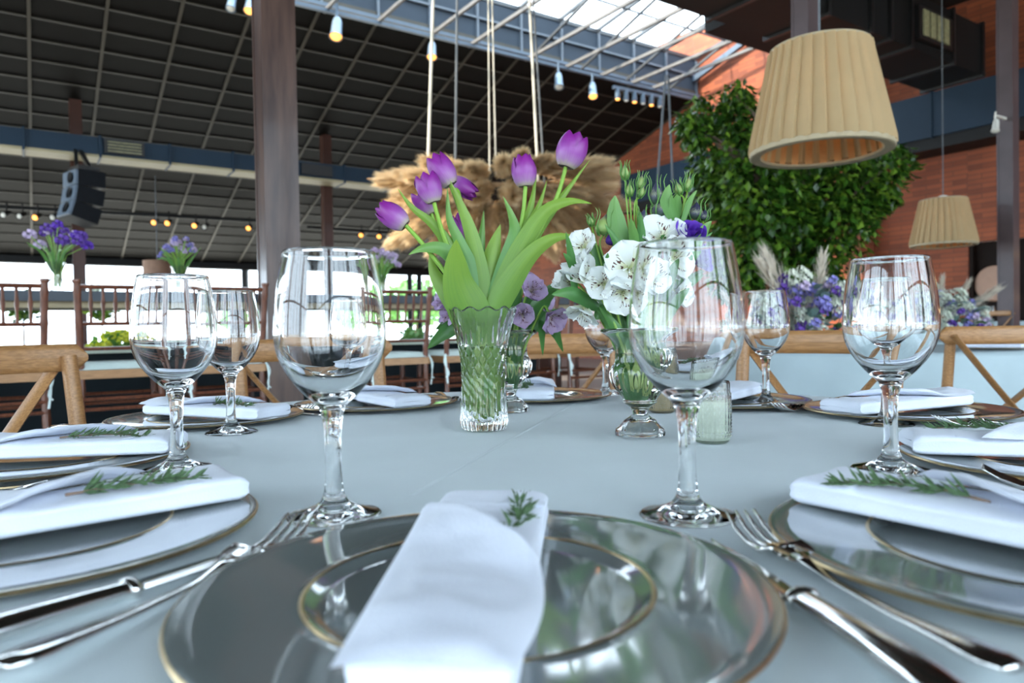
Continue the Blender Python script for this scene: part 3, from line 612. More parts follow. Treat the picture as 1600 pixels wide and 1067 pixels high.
# ------------------------------------------------------------------ flowers
def leaf_mesh(path, wid, fold=.25, face=None, shape=None, n=14, nv=6, twist=0.):
    """ribbon leaf along world points; wid = full width; returns MB"""
    P = cr(path, 5); L = len(P); mb = MB(); shape = shape or (lambda t: min(1, .42+1.25*t)*(1-t**1.9)**1.05*1.12*(1+.04*math.sin(t*17)) if t < 1 else 0)
    def fr(i):
        t = (P[min(i+1, L-1)]-P[max(i-1, 0)]).normalized(); v = (face if face else f_)
        s = t.cross(v); s = s.normalized() if s.length > 1e-4 else rt_.copy(); nrm = s.cross(t).normalized()
        a = twist*(i/(L-1)); return t, (s*math.cos(a)+nrm*math.sin(a)), (nrm*math.cos(a)-s*math.sin(a))
    F_ = [fr(i) for i in range(L)]
    def fn(side):
        def g(u, v):
            x = u*(L-1); i = min(L-2, int(x)); k = x-i; p = P[i].lerp(P[i+1], k); t, s, nr = F_[i]; w = wid*.5*max(0, shape(u)); q = 2*v-1
            return p+s*(q*w)+nr*(fold*w*(abs(q)**1.4)+side*.0004)
        return g
    mb.grid(fn(1), L-1, nv); m2 = MB().grid(fn(-1), L-1, nv); mb.add(m2.v, [q[::-1] for q in m2.f], m2.t, m2.w); return mb
def frame_to(d, up=None):
    d = Vector(d).normalized(); up = up or Vector((.1, .2, 1)); x = up.cross(d)
    if x.length < .05: x = Vector((1, 0, 0)).cross(d)
    x.normalize(); y = d.cross(x); return Matrix((x, y, d)).transposed()
def tulip_petal(R, H, a0, open_, wide=1.15, off=0.):
    mb = MB()
    for side in (1, -1):
        def fn(u, v):
            q = 2*v-1; r = R*(math.sin(PI*(.13+.66*u**.85))**.8)*(1+open_*u*u)+off; hw = R*wide*(math.sin(PI*min(.985, .10+.88*u**.9))**.62)*(1-.25*u**6)
            a = a0+q*hw/max(r, .004); rr = r*(1-.06*q*q)+.0012*math.cos(q*9)*u*0+side*.0003
            return Vector((rr*math.cos(a), rr*math.sin(a), H*(u-.03*q*q*u)))
        g = MB().grid(fn, 12, 8); mb.add(g.v, g.f if side > 0 else [q[::-1] for q in g.f], g.t, g.w)
    return mb
def make_tulip(stem, tip, label, leaves=(), R=.0165, open_=0., dz=0., spread=None):
    base = stem[0]; ax = tip-base; H = ax.length; t = thing('tulip', label, 'tulip', VT, 0, 'purple tulips in the crystal vase')
    fm = frame_to(ax).to_4x4(); fm.translation = base-VT
    ra = rnd(0, 2)
    for k in range(6):
        inner = k % 2; sp = (spread[k] if spread else 0)
        p = tulip_petal(R*(.90 if inner else 1), H*(1 if inner else .97), ra+k*PI/3, open_+sp, 1.12 if inner else 1.22, 0 if inner else .0020)
        p.xf(fm); p.build('petal', 'tulip', t, 'full')
    pts = cr([p-VT for p in stem], 6); n = len(pts)
    MB().tube(pts, [.0032+.0008*(i/n) for i in range(n)], 10).build('flower_stem', 'stem', t)
    for (path, w, fold, mt, tw) in leaves:
        leaf_mesh([p-VT for p in path], w, fold, twist=tw).build('leaf', mt, t, 'full')
    return t
random.seed(4); DT = 1.106
def tp(pts, dz): return [at(x, y, DT+dz*(1-k/(len(pts)-1))) for k, (x, y) in enumerate(pts)]
def vb(): return (rnd(745, 768), rnd(628, 655))
PXW = DT/F
def LF(pts, w, dz=0., fold=.3, mt='tulip_leaf', tw=0.):
    pts = pts[::-1]; b = vb(); P = [at(b[0], b[1], DT+rnd(-.008, .008)), at((b[0]+757)/2+rnd(-6, 6), 560, DT+rnd(-.01, .01))]
    m = len(pts)
    P += [at(x, y, DT+dz*((k+1)/m)+(.0)) for k, (x, y) in enumerate(pts)]; return (P, w*PXW, fold, mt, tw)
def ST(pts, dz=0.):
    b = vb(); P = [at(x, y, DT+dz*(1-k/len(pts))) for k, (x, y) in enumerate(pts)]; return P+[at((b[0]+757)/2+rnd(-8, 8), 545, DT+rnd(-.01, .01)), at(b[0], b[1], DT+rnd(-.008, .008))]
TL = [
 (ST([(634, 352), (662, 383), (700, 432), (740, 495)], -.03), (592, 321, -.03), 'purple tulip leaning far left with a pale base', [LF([(621, 294), (644, 324), (676, 350), (706, 392), (740, 480)], 25, -.035, .35), LF([(638, 398), (660, 388), (688, 388), (712, 408), (724, 450), (742, 500)], 40, -.05, .3, 'tulip_leaf_cool')], .0165, 0),
 (ST([(704, 289), (722, 340), (738, 410), (748, 490)], .0), (676, 243, .0), 'purple tulip highest of the left cluster', [LF([(703, 282), (722, 325), (738, 372), (748, 430), (751, 490)], 40, -.02, .25)], .0180, .0),
 (ST([(678, 316), (688, 352), (702, 392), (732, 470)], -.035), (664, 271, -.035), 'half open purple tulip showing its yellow inside', [LF([(699, 292), (702, 340), (718, 378), (734, 420), (746, 490)], 32, -.03, .35, 'tulip_leaf_cool')], .0160, .25),
 (ST([(674, 334), (690, 380), (720, 440), (744, 495)], -.005), (655, 299, -.005), 'small purple tulip low beneath the half open one', [LF([(672, 392), (678, 425), (700, 460), (735, 505)], 46, .02, .25)], .0145, 0),
 (ST([(730, 378), (738, 420), (748, 490)], .04), (718, 333, .04), 'purple tulip half hidden behind broad leaves', [LF([(713, 374), (712, 405), (716, 445), (738, 500)], 74, -.06, .28), LF([(756, 328), (753, 365), (750, 410), (752, 490)], 26, .02, .4, 'tulip_leaf_cool')], .0145, 0),
 (ST([(706, 281), (716, 300), (728, 360), (748, 480)], .05), (744, 305, .045), 'purple tulip pointing right behind the tallest left leaf', [LF([(782, 350), (772, 385), (762, 435), (760, 495)], 56, .0, .3)], .0130, 0),
 (ST([(821, 291), (817, 335), (803, 395), (775, 480)], -.01), (817, 242, -.01), 'upright purple tulip in the middle of the bouquet', [LF([(786, 306), (799, 336), (804, 362), (794, 402), (770, 480)], 32, -.03, .35, 'tulip_leaf_cool'), LF([(838, 274), (832, 310), (822, 350), (800, 410), (770, 490)], 26, .03, .35), LF([(905, 370), (868, 371), (832, 394), (798, 440), (768, 500)], 44, -.05, .3)], .0175, 0),
 (ST([(884, 261), (870, 308), (838, 372), (795, 450), (768, 500)], .0), (902, 209, .0), 'tallest purple tulip on the right of the bouquet', [LF([(925, 318), (890, 314), (852, 330), (818, 378), (788, 445), (766, 500)], 40, -.04, .3), LF([(922, 249), (893, 288), (868, 322), (832, 376), (792, 450), (766, 500)], 24, .01, .4), LF([(855, 281), (842, 322), (822, 362), (785, 450), (765, 500)], 26, .02, .4)], .0215, .06)]
for st, tip, lb, lv, R, op in TL:
    sp = [0, 0, .0, .9, 0, 0] if 'half open' in lb else None
    make_tulip(st, at(tip[0], tip[1], DT+tip[2]), lb, lv, R, op, spread=sp)
# alstroemeria: six flared petals
def flare_petal(L, W, a0, cup, curl, notch=.06):
    mb = MB()
    for side in (1, -1):
        def fn(u, v):
            q = 2*v-1; th = cup*(1-u)+curl*u                      # angle from the axis
            rad = L*(u*math.sin(cup)+(u*u)*.5*(math.sin(curl)-math.sin(cup))); hh = L*(u*math.cos(cup)+u*u*.5*(math.cos(curl)-math.cos(cup)))
            w = W*.5*(math.sin(PI*min(1, .04+.93*u**1.35))**.75)*(1 if u < .9 else 1-.3*(u-.9)/.1); hh += -.16*W*(q*q)*(.6-u)+.0016*math.sin(q*7+u*4+a0)*u
            rad -= notch*L*(u**8)*(1-abs(q)*1.4)*(-1)*.4
            x = rad; y = q*w
            return Vector((x*math.cos(a0)-y*math.sin(a0), x*math.sin(a0)+y*math.cos(a0), hh+side*.00025))
        g = MB().grid(fn, 10, 6); mb.add(g.v, g.f if side > 0 else [q[::-1] for q in g.f], g.t, g.w)
    return mb
def make_alstro(loc, d, R, base, label, mats, group, root, cup=.45, curl=1.5, leaves=()):
    t = thing('alstroemeria', label, 'flower', root, 0, group); fm = frame_to(d, Vector((rnd(-.4, .4), .3, 1))).to_4x4(); fm.translation = loc-root-Vector(d).normalized()*R*.45
    for k in range(6):
        inn = k % 2; p = flare_petal(R*rnd(1.05, 1.2), R*(.74 if inn else 1.2), k*PI/3+rnd(-.1, .1), cup+rnd(-.08, .08), (curl-.2 if inn else curl)+rnd(-.2, .2)); p.xf(fm)
        p.build('petal', mats[1] if inn else mats[0], t, 'full')
    for k in range(4):
        a = rnd(0, 6); m = MB(); m.tube([fm @ Vector((0, 0, 0)), fm @ Vector((R*.12*math.cos(a), R*.12*math.sin(a), R*.5)), fm @ Vector((R*.3*math.cos(a), R*.3*math.sin(a), R*.85))], [.0006, .0006, .0012], 5); m.build('stamen', mats[1], t)
    c = fm @ Vector((0, 0, 0)); bb = base-root; mid = (c*.35+bb*.65)+Vector((0, 0, .02))
    MB().tube(cr([c, c+(fm.to_3x3() @ Vector((0, 0, -1)))*.018, mid, bb], 6), .0019, 8).build('flower_stem', 'stem', t)
    for pth, w, mt in leaves: leaf_mesh([p-root for p in pth], w, .3, twist=rnd(-.5, .5)).build('leaf', mt, t, 'full')
    return t
random.seed(8); DW = 1.026
def wb(c, dz=.062): return c+Vector((rnd(-.014, .014), rnd(-.014, .014), rnd(dz, dz+.015)))
def wl(tipx, tipy, bx, by, w, dz=-.03, d=DW, mt='leaf', mid=None):
    m = mid or ((tipx+bx)/2, min(tipy, by)+(abs(by-tipy)*.35)); return ([at(bx, by, d), at(m[0], m[1], d+dz*.6), at(tipx, tipy, d+dz)], w*d/F, mt)
WF = [((908, 382), 27, (-.5, -.75, .35), .0, 'white alstroemeria uppermost at the left of the bouquet', [wl(884, 362, 900, 470, 15), wl(880, 395, 905, 440, 14)]),
      ((909, 424), 36, (-.55, -.25, .65), -.02, 'white alstroemeria trumpet seen from its side', [wl(862, 460, 935, 482, 26, -.04, mid=(895, 458))]),
      ((984, 415), 42, (-.1, -.95, .15), -.04, 'largest white alstroemeria facing forward in the middle', [wl(945, 350, 990, 450, 18), wl(950, 395, 945, 470, 18, -.05)]),
      ((941, 443), 27, (-.35, -.8, .0), -.03, 'small white alstroemeria with dark streaks left of the largest', [wl(930, 500, 985, 520, 34, .0, mid=(945, 488))]),
      ((1036, 366), 36, (.05, -.8, .45), -.005, 'white alstroemeria highest above the glass rim', [wl(961, 305, 990, 440, 34, .0, mt='leaf_soft', mid=(962, 342))]),
      ((1058, 404), 36, (.45, -.75, .1), -.01, 'white alstroemeria on the right seen through the glass', [wl(1110, 385, 1060, 430, 20, .0)]),
      ((972, 462), 30, (-.2, -.75, -.4), -.04, 'white alstroemeria low beneath the largest bloom', [wl(985, 530, 1000, 460, 34, -.02)]),
      ((1018, 432), 30, (.2, -.9, .0), -.03, 'white alstroemeria behind the bowl of the right glass', [wl(1060, 405, 1035, 470, 22, -.05)]),
      ((909, 492), 27, (-.45, -.2, -.85), .0, 'white alstroemeria drooping over the vase rim', []),
      ((1068, 458), 24, (.6, -.6, -.1), .01, 'small white alstroemeria lowest at the right', [wl(1078, 450, 1040, 500, 20)]),
      ((882, 440), 25, (-.8, -.3, .3), .03, 'white alstroemeria at the far left behind the trumpet', [])]
for (px, py), r, d, dz, lb, lv in WF:
    make_alstro(at(px, py, DW+dz), d, r*1.22*DW/F, wb(VW), lb, ('white_petal', 'white_streaked'), 'white alstroemeria in the footed vase', VW, .5 if 'trumpet' not in lb else .22, 1.5 if 'trumpet' not in lb else .9, lv)
def make_rose(loc, d, R, base, label, m, root, group, n=11):
    t = thing('lisianthus', label, 'flower', root, 0, group); fm = frame_to(d).to_4x4(); fm.translation = loc-root-Vector(d).normalized()*R*.5
    for k in range(n):
        q = k/(n-1); r = R*(.18+.62*q); p = MB(); a0 = k*2.4
        for side in (1, -1):
            def fn(u, v):
                w = 2*v-1; rr = r*(.35+.65*u**.6)*(1+.35*q*u*u)+side*.0002; a = a0+w*(1.25-.35*q); h = R*(1.15-.25*q)*u*(1-.12*w*w)+.04*R*math.sin(w*6+k)*u; return Vector((rr*math.cos(a), rr*math.sin(a), h))
            g = MB().grid(fn, 6, 8); p.add(g.v, g.f if side > 0 else [z[::-1] for z in g.f], g.t, g.w)
        p.xf(fm); p.build('petal', m, t, 'full')
    c = fm @ Vector((0, 0, 0)); bb = base-root
    MB().tube(cr([c, c*.6+bb*.4+Vector((0, 0, .015)), bb], 6), .0018, 8).build('flower_stem', 'stem', t); return t
G2 = 'violet lisianthus in the white bouquet'
make_rose(at(1078, 366, DW), (.15, -.75, .6), 27*DW/F, wb(VW), 'deep violet lisianthus rose at the upper right of the bouquet', 'violet_petal', VW, G2)
make_rose(at(1098, 404, DW+.03), (.6, -.6, .3), 25*DW/F, wb(VW), 'violet lisianthus lower right seen through the glass', 'violet_petal', VW, G2)
def make_bud(loc, d, H, R, base, label, m, root, calyx=True, stemr=.0014, group=None):
    t = thing('flower_bud', label, 'flower bud', root, 0, group); fm = frame_to(d).to_4x4(); fm.translation = loc-root
    p = MB(); N = 12
    p.lathe([(R*.02 if i == 0 else R*math.sin(PI*(i/N)**.72)*(1-.25*i/N) if i < N else .0001, H*i/N) for i in range(N+1)], 14)
    for i, v in enumerate(p.v): p.v[i] = tuple(Matrix.Rotation(2.2*v[2]/H, 3, 'Z') @ Vector(v)); p.w[i] = (math.atan2(v[1], v[0])/PI*3+v[2]/H*2) % 1
    p.xf(fm); p.build('bud', m, t, 'full')
    if calyx:
        for k in range(5):
            a = k*1.257; c = MB(); q = [Vector((R*.5*math.cos(a), R*.5*math.sin(a), -.001)), Vector((R*1.1*math.cos(a), R*1.1*math.sin(a), H*.45)), Vector((R*.9*math.cos(a), R*.9*math.sin(a), H*.95)), Vector((R*1.3*math.cos(a), R*1.3*math.sin(a), H*1.25))]
            c.tube(cr(q, 3), [.0012, .0012, .0011, .001, .0009, .0009, .0008, .0007, .0005, .0003], 5); c.xf(fm); c.build('sepal', 'leaf_soft', t)
    c = fm @ Vector((0, 0, 0)); bb = base-root; MB().tube(cr([c, c-(fm.to_3x3() @ Vector((0, 0, 1)))*.02, c*.5+bb*.5+Vector((0, 0, .01)), bb], 6), stemr, 7).build('flower_stem', 'stem', t); return t
BU = [((977, 280), (976, 262), .018, .0055, 'bud_green', 'pointed green bud highest on the bouquet'), ((999, 296), (1003, 276), .018, .0055, 'bud_green', 'pointed green bud right of the highest bud'), ((984, 306), (983, 288), .016, .0050, 'bud_green', 'small green bud between the two tallest stems'), ((999, 308), (1006, 290), .015, .0050, 'bud_green', 'small green bud lowest of the tall four'),
      ((1027, 322), (1026, 292), .030, .0095, 'bud_dark', 'dark striped twisted bud upper one of the pair'), ((1030, 342), (1036, 314), .028, .0115, 'bud_dark', 'dark striped twisted bud lower one of the pair'), ((1085, 344), (1088, 322), .022, .0105, 'bud_dark', 'dark twisted bud above the violet rose'),
      ((1005, 350), (1006, 334), .018, .008, 'bud_dark', 'small dark bud behind the white blooms'), ((1073, 298), (1077, 278), .018, .0055, 'bud_green', 'pointed green bud at the upper right'), ((1062, 304), (1058, 286), .016, .0055, 'bud_green', 'small green bud left of the upper right one'),
      ((942, 368), (946, 342), .026, .0115, 'bud_green', 'fat green and violet bud on the left'), ((925, 352), (922, 338), .012, .004, 'bud_green', 'tiny green bud at the far left of the bouquet'), ((957, 384), (955, 366), .018, .0085, 'violet_petal', 'violet bud tucked behind the white blooms'), ((1098, 345), (1101, 330), .014, .007, 'bud_dark', 'tiny dark bud at the right end of the bouquet')]
for (b0, t0, H, R, m, lb) in BU:
    p, q = at(b0[0], b0[1], DW+.02), at(t0[0], t0[1], DW+.015); make_bud(p, q-p, H*1.2, R*1.25, wb(VW), lb, m, VW, m != 'violet_petal', group='lisianthus buds in the white bouquet')
def make_spray(name, label, cat, root, leaves, stems=True, group=None):
    t = thing(name, label, cat, root, 0, group)
    for pth, w, mt in leaves: leaf_mesh([p-root for p in pth], w, .3, twist=rnd(-.6, .6)).build('leaf', mt, t, 'full')
    return t
lv = [wl(1046, 288, 1052, 340, 30, .01, mt='leaf_soft', mid=(1044, 312)), wl(1062, 300, 1056, 345, 22, .02, mt='leaf_soft'), wl(1089, 297, 1066, 350, 12, .0, mt='leaf_soft'), wl(1112, 345, 1085, 400, 24, .0, mt='leaf_soft'), wl(1000, 330, 1005, 420, 16), wl(985, 340, 995, 420, 18, mt='leaf_soft'), wl(1075, 320, 1060, 390, 22, .03), wl(1015, 345, 1020, 400, 18, .02, mt='leaf_soft'), wl(1040, 330, 1040, 380, 22, .02), wl(955, 340, 975, 430, 22, .01)]
for k in range(38): x = rnd(890, 1115); lv.append(wl(x, rnd(345, 470), 985+(x-1000)*.45, rnd(470, 520), rnd(18, 30), rnd(.0, .05), DW+.02))
for k in range(12): x = rnd(930, 1060); lv.append(wl(x, rnd(440, 500), 1000+rnd(-12, 12), rnd(590, 625), rnd(14, 24), rnd(-.02, .02), DW))
make_spray('greenery_spray', 'loose green leaves and stems filling the white bouquet', 'foliage', VW, lv)
# lilac bouquet behind the tulips
random.seed(15); DP = 1.34
def pl(tx, ty, bx, by, w, dz=-.03, mid=None): return wl(tx, ty, bx, by, w, dz, DP, 'leaf', mid)
PF = [((692, 470), 18, (-.7, -.6, .3), -.03, 'lilac alstroemeria uppermost at the left of the tulip vase', [pl(668, 545, 735, 498, 30, -.06, (700, 516))]), ((700, 494), 17, (-.6, -.7, -.2), -.03, 'lilac alstroemeria low at the left of the tulip vase', [pl(680, 515, 740, 490, 24)]),
      ((816, 438), 20, (.0, -.7, .6), -.02, 'lilac alstroemeria highest right of the tulips', [pl(815, 450, 790, 505, 24)]), ((833, 452), 22, (.35, -.8, .3), -.05, 'lilac alstroemeria with streaked petals right of the tulips', [pl(846, 440, 820, 500, 26)]),
      ((817, 492), 20, (.1, -.9, -.2), -.06, 'lilac alstroemeria facing forward above the vase rim', [pl(848, 556, 845, 500, 13, -.06)]), ((865, 498), 25, (.5, -.55, -.6), -.05, 'lilac alstroemeria drooping beside the white bouquet', [pl(880, 550, 858, 506, 17, -.06)]), ((851, 470), 19, (.6, -.6, .1), -.0, 'lilac alstroemeria behind the white trumpet bloom', [pl(870, 450, 830, 505, 26)])]
for (px, py), r, d, dz, lb, lv in PF: make_alstro(at(px, py, DP+dz), d, r*1.2*DP/F, wb(VP), lb, ('lilac_petal', 'lilac_streaked'), 'lilac alstroemeria behind the tulips', VP, .45, 1.35, lv)
lv = []
for k in range(34): x = rnd(685, 885); lv.append(pl(x, rnd(430, 510), 795+(x-795)*.35, rnd(500, 525), rnd(20, 32), rnd(-.05, .06)))
for k in range(10): lv.append(pl(rnd(780, 830), rnd(500, 530), 797+rnd(-8, 8), rnd(585, 605), rnd(8, 14), rnd(-.01, .01)))
make_spray('greenery_spray', 'dark green leaves around the lilac flowers', 'foliage', VP, lv)
# ------------------------------------------------------------------ bar stools, bar table and what stands on it
def make_stool():
    t = thing('bar_stool', '', 'stool')       # faces +y; back at y=-.2 ; local x along the row
    m = 'mahogany'; SZ = .735; rings = lambda L: [1+.22*max(0, 1-abs(((i/L*6) % 1)-.5)*9) for i in range(L)]
    def post(pts, r, name):
        P = cr(pts, 8); n = len(P); rg = rings(n); MB().tube(P, [r*k for k in rg], 10).build(name, m, t)
    for s in (-1, 1):
        post([(s*.185, -.215, 0), (s*.18, -.19, .4), (s*.175, -.18, SZ), (s*.180, -.205, .95), (s*.186, -.235, 1.172)], .0165, 'leg')
        MB().lathe([(0, 1.165), (.017, 1.168), (.021, 1.178), (.019, 1.186), (0, 1.188)], 12).xf(Matrix.Translation((s*.187, -.236, 0))).build('finial', m, t)
        post([(s*.195, .20, 0), (s*.19, .19, .4), (s*.185, .18, SZ-.02)], .0165, 'leg')
        for z in (.22, .60): MB().tube([(s*.185, -.19, z), (s*.19, .185, z)], .010, 8).build('stretcher', m, t)
    for z, y in ((1.152, -.232), (.975, -.208), (.855, -.194)): MB().tube([(-.182, y, z), (-.09, y-.006, z), (0, y-.008, z), (.09, y-.006, z), (.182, y, z)], .0095 if z < 1.1 else .011, 8).build('back_rail', m, t)
    for k in range(6):
        x = -.13+.052*k; MB().tube([(x, -.213, .978), (x, -.219, 1.03), (x, -.224, 1.07), (x, -.23, 1.11), (x, -.237, 1.150)], [.0075, .0065, .0105, .0065, .0075], 8).build('spindle', m, t)
    for y in (-.19, .185):
        for z in (.56, .61): MB().tube([(-.185, y, z), (.185, y, z)], .0095, 8).build('stretcher', m, t)
    MB().box((0, 0, SZ-.005), (.40, .40, .042)).build('seat', 'oak', t, False)
    def cu(u, v):
        x, y = (u-.5)*.40, (v-.5)*.40; e = min(1, 8*min(u, 1-u))*min(1, 8*min(v, 1-v)); return Vector((x, y, SZ+.018+.032*math.sqrt(e)))
    c = MB().grid(cu, 16, 16); c.grid(lambda u, v: Vector(((v-.5)*.40, (u-.5)*.40, SZ+.0165)), 2, 2); co = c.build('cushion', 'cushion', t, 'full')
    for s in (-1, 1):
        for k in range(2): MB().tube(cr([(s*.19, -.195, SZ+.03), (s*(.20+.01*k), -.215, SZ-.02), (s*(.198-.008*k), -.222-.01*k, SZ-.09), (s*(.19+.018*k), -.22-.008*k, SZ-.155+.04*k)], 4), .006, 6, True, .35).build('tie', 'tie', co)
    return t
stool0 = make_stool()
for k, (b, lb) in enumerate(((-.12, 'red brown bar stool at the left edge behind the oak chair'), (.38, 'red brown bar stool between the oak chair and the left wine glass'), (.88, 'red brown bar stool behind the third left wine glass'), (1.88, 'red brown bar stool between the column and the tulips'), (2.38, 'red brown bar stool right behind the tulip vase'), (2.88, 'red brown bar stool just right of the tulip vase'), (3.38, 'red brown bar stool behind the lilac flowers'))):
    place(stool0, bs(b, 4.2, 0), YAW, lb, 'red brown bar stools along the bar table')
ZB = 1.165
bt = thing('bar_table', 'long high bar table with dark top behind the stools', 'table', bs(0, 4.85, 0), YAW)
MB().box((.8, 0, ZB-.03), (6.4, .62, .055)).build('tabletop', 'dark_top', bt, False)
MB().box((.8, 0, ZB-.075), (6.3, .52, .035)).build('under_frame', 'beige_edge', bt, False)
for x in (-2.2, -.35, 1.15, 3.7): MB().box((x, .05, (ZB-.09)/2), (.13, .13, ZB-.09)).build('leg', 'rust_steel', bt, False)
def bouquet_mesh(mb, c, n, R, r, jit, flat=.8, seed=1):
    random.seed(seed)
    for k in range(n):
        a = rnd(0, 2*PI); q = math.sqrt(rnd(0, 1)); p = Vector((math.cos(a)*q*R, math.sin(a)*q*R, math.sqrt(max(0, 1-q*q))*R*flat))+Vector((rnd(-jit, jit),)*3); yield Vector(c)+p
def bloom(mb, p, r, n=9, seed=0):
    """ruffled bloom of small overlapping petals"""
    for k in range(n):
        a = k*2.4; ph = math.acos(1-1.35*(k+.5)/n); d = Vector((math.sin(ph)*math.cos(a), math.sin(ph)*math.sin(a), math.cos(ph))); x = d.orthogonal().normalized(); y = d.cross(x)
        c = p+d*r*.55; R = r*.62
        mb.add([c-x*R*.3, c+y*R*.55+d*R*.15, c+x*R*.35+y*R*.6+d*R*.45, c+x*R*.7+d*R*.35, c+x*R*.35-y*R*.6+d*R*.45, c-y*R*.55+d*R*.15, c+x*R*.15-d*R*.1], [(6, 0, 1), (6, 1, 2), (6, 2, 3), (6, 3, 4), (6, 4, 5), (6, 5, 0)], [.5, .7, 1, 1, 1, .7, .2])
    return mb
def small_vase(loc, label, H=.165, R=.05):
    t = thing('glass_flower_vase', label, 'vase', loc)
    P = prof_smooth([(.030, .001), (.032, .01), (.031, .06), (.030, .09), (.036, .125), (R, H)], 5)
    def mod(i, a, r, z): return r*(1-.05*abs(math.sin(a*6))), z
    MB().lathe([(0, .004), (.02, .001)]+P+[(R-.004, H), (.031, .122), (.026, .09), (.026, .015), (0, .012)], 48, mod=mod).build('vase_body', 'crystal', t); return t
def small_bouquet(loc, label, blooms, R, seed, leaf='leaf_soft', z0=.165, n=14, rb=.03, spread=1.):
    t = thing('flower_bouquet', label, 'bouquet', loc); random.seed(seed)
    for k in range(n):
        a = rnd(0, 2*PI); q = math.sqrt(rnd(.02, 1)); p = Vector((math.cos(a)*q*R*spread, math.sin(a)*q*R*.8, z0+R*(.12+1.0*math.sqrt(1-q*q*.9))+rnd(-.02, .03)))
        bloom(MB(), p, rb*rnd(.75, 1.2), 12).build('bloom', blooms[k % len(blooms)], t, False)
        MB().tube([p, p*.35+Vector((0, 0, z0*.7)), Vector((rnd(-.015, .015), rnd(-.015, .015), .03))], .0022, 5).build('flower_stem', 'stem', t)
    for k in range(10):
        a = rnd(0, 6.3); d = Vector((math.cos(a), math.sin(a), 0)); leaf_mesh([Vector((0, 0, z0*.6))+d*.01, Vector((0, 0, z0+R*.3))+d*R*.5, Vector((0, 0, z0+R*rnd(.3, 1.)))+d*R*1.0], .018, .3, n=6, nv=2).build('leaf', leaf, t)
    return t
def on_s(px, py, s): d = ray(px, py); return EYE+d*(s/d.dot(AX))
for px, s, lb, bl, bo in ((88, 4.72, 'crystal vase of dark violet flowers on the bar table', ('violet_bloom', 'violet_bloom', 'mauve_bloom', 'violet_petal'), 'loose dark violet flowers in the vase below the loudspeaker'), (281, 4.72, 'crystal vase of small blue flowers on the bar table', ('blue_bloom', 'mauve_bloom'), 'fine blue and mauve flowers above the left wine glasses'), (596, 4.72, 'crystal vase of mauve flowers on the bar table', ('mauve_bloom', 'lilac_petal'), 'mauve flowers on the bar table left of the tulips')):
    p = on_s(px, 445, s); loc = (p.x, p.y, ZB-.002)
    small_vase(loc, lb, .165 if px < 500 else .14); small_bouquet(loc, bo, bl, .165 if px < 200 else .125, px, n=18 if px < 200 else (34 if px < 400 else 24), rb=.036 if px < 200 else (.018 if px < 400 else .026), spread=1.15 if px < 200 else 1)
for px in (146, 333):
    p = on_s(px, 445, 4.75); c = thing('tea_light_glass', 'small glass tea light holder on the bar table, %s one' % ('left' if px < 200 else 'right'), 'candle', (p.x, p.y, ZB-.002))
    MB().lathe([(0, .001), (.03, .001), (.034, .06), (.031, .06), (.028, .006), (0, .006)], 24).build('glass_cup', 'crystal', c); MB().lathe([(0, .007), (.027, .007), (.029, .035), (0, .035)], 20).build('wax', 'wax', c)
# low dark divider wall and lounge behind the bar table
dv = struct('wall_divider', bsbox(MB(), -6, 4.2, 5.6, 5.75, 0, .80), 'navy', label='low dark navy divider wall behind the bar stools')
bsbox(MB(), -6, 4.2, 5.5, 5.85, .80, .84).build('capping', 'pale_stone', dv, False)
def sofa(b, s, w, label, group):
    t = thing('lounge_sofa', label, 'sofa', bs(b, s, 0), YAW)
    MB().box((0, 0, .22), (w, .85, .36)).build('base', 'sofa', t, False)
    for k in range(int(w/.7)):
        x = -w/2+.35+.7*k
        def cu(u, v, x=x):
            a = 2*PI*v; e = min(1, 9*min(u, 1-u)+.05)**.5; c_, s_ = math.cos(a), math.sin(a); k2 = .5; return Vector((x+(u-.5)*.68, .30+.10*math.copysign(abs(c_)**k2, c_)*e, .58+.26*e*math.copysign(abs(s_)**k2, s_)))
        MB().grid(cu, 12, 16).build('back_cushion', 'sofa', t, 'full')
    return t
sofa(-.2, 7.4, 2.1, 'grey cushioned sofa beyond the divider at the left', 'sofas'); sofa(2.3, 7.6, 2.1, 'grey cushioned sofa beyond the divider behind the left glasses', 'sofas')
def planter(loc, label, fm, n, R, zc, seed, bl=None, h=.35):
    t = thing('potted_plant', label, 'plant', loc); MB().lathe([(0, 0), (.14, 0), (.18, h), (.16, h), (.15, h-.04), (0, h-.04)], 20).build('pot', 'pot', t)
    random.seed(seed); fo = MB()
    MB().tube([(0, 0, h-.05), (.01, 0, h+.1), (0, .01, zc)], [.02, .016, .008], 7).build('trunk', 'bark', t)
    for k in range(n):
        d = Vector((rnd(-1, 1), rnd(-1, 1), rnd(-1, 1)))
        if d.length > 1: continue
        p = Vector((0, 0, zc))+d*R; v = Vector((rnd(-1, 1), rnd(-1, 1), rnd(-.4, 1))).normalized(); x = v.orthogonal().normalized()*.025; q = v*.07
        fo.add([p, p+x+q*.5, p+q, p-x+q*.5], [(0, 1, 2, 3)], [0, .5, 1, .5], [rnd(0, 1)]*4)
    tag(fo.build('foliage', fm, t, False), kind='stuff')
    if bl:
        for k in range(26): a = rnd(0, 6.3); q = rnd(0, R*1.05); bloom(MB(), Vector((q*math.cos(a), q*math.sin(a), zc+math.sqrt(max(0, R*R*1.1-q*q))*.9)), .05, 8).build('bloom', bl, t, False)
    return t
planter(on_s(188, 560, 6.3)*1-Vector((0, 0, on_s(188, 560, 6.3).z)), 'potted bright yellow flowers beyond the divider', 'leaf_soft', 500, .22, .72, 3, 'yellow_bloom', .5)
planter(on_s(648, 560, 6.4)*1-Vector((0, 0, on_s(648, 560, 6.4).z)), 'potted bright green plant seen between stool spindles', 'leaf_soft', 900, .2, .72, 5, None, .5)
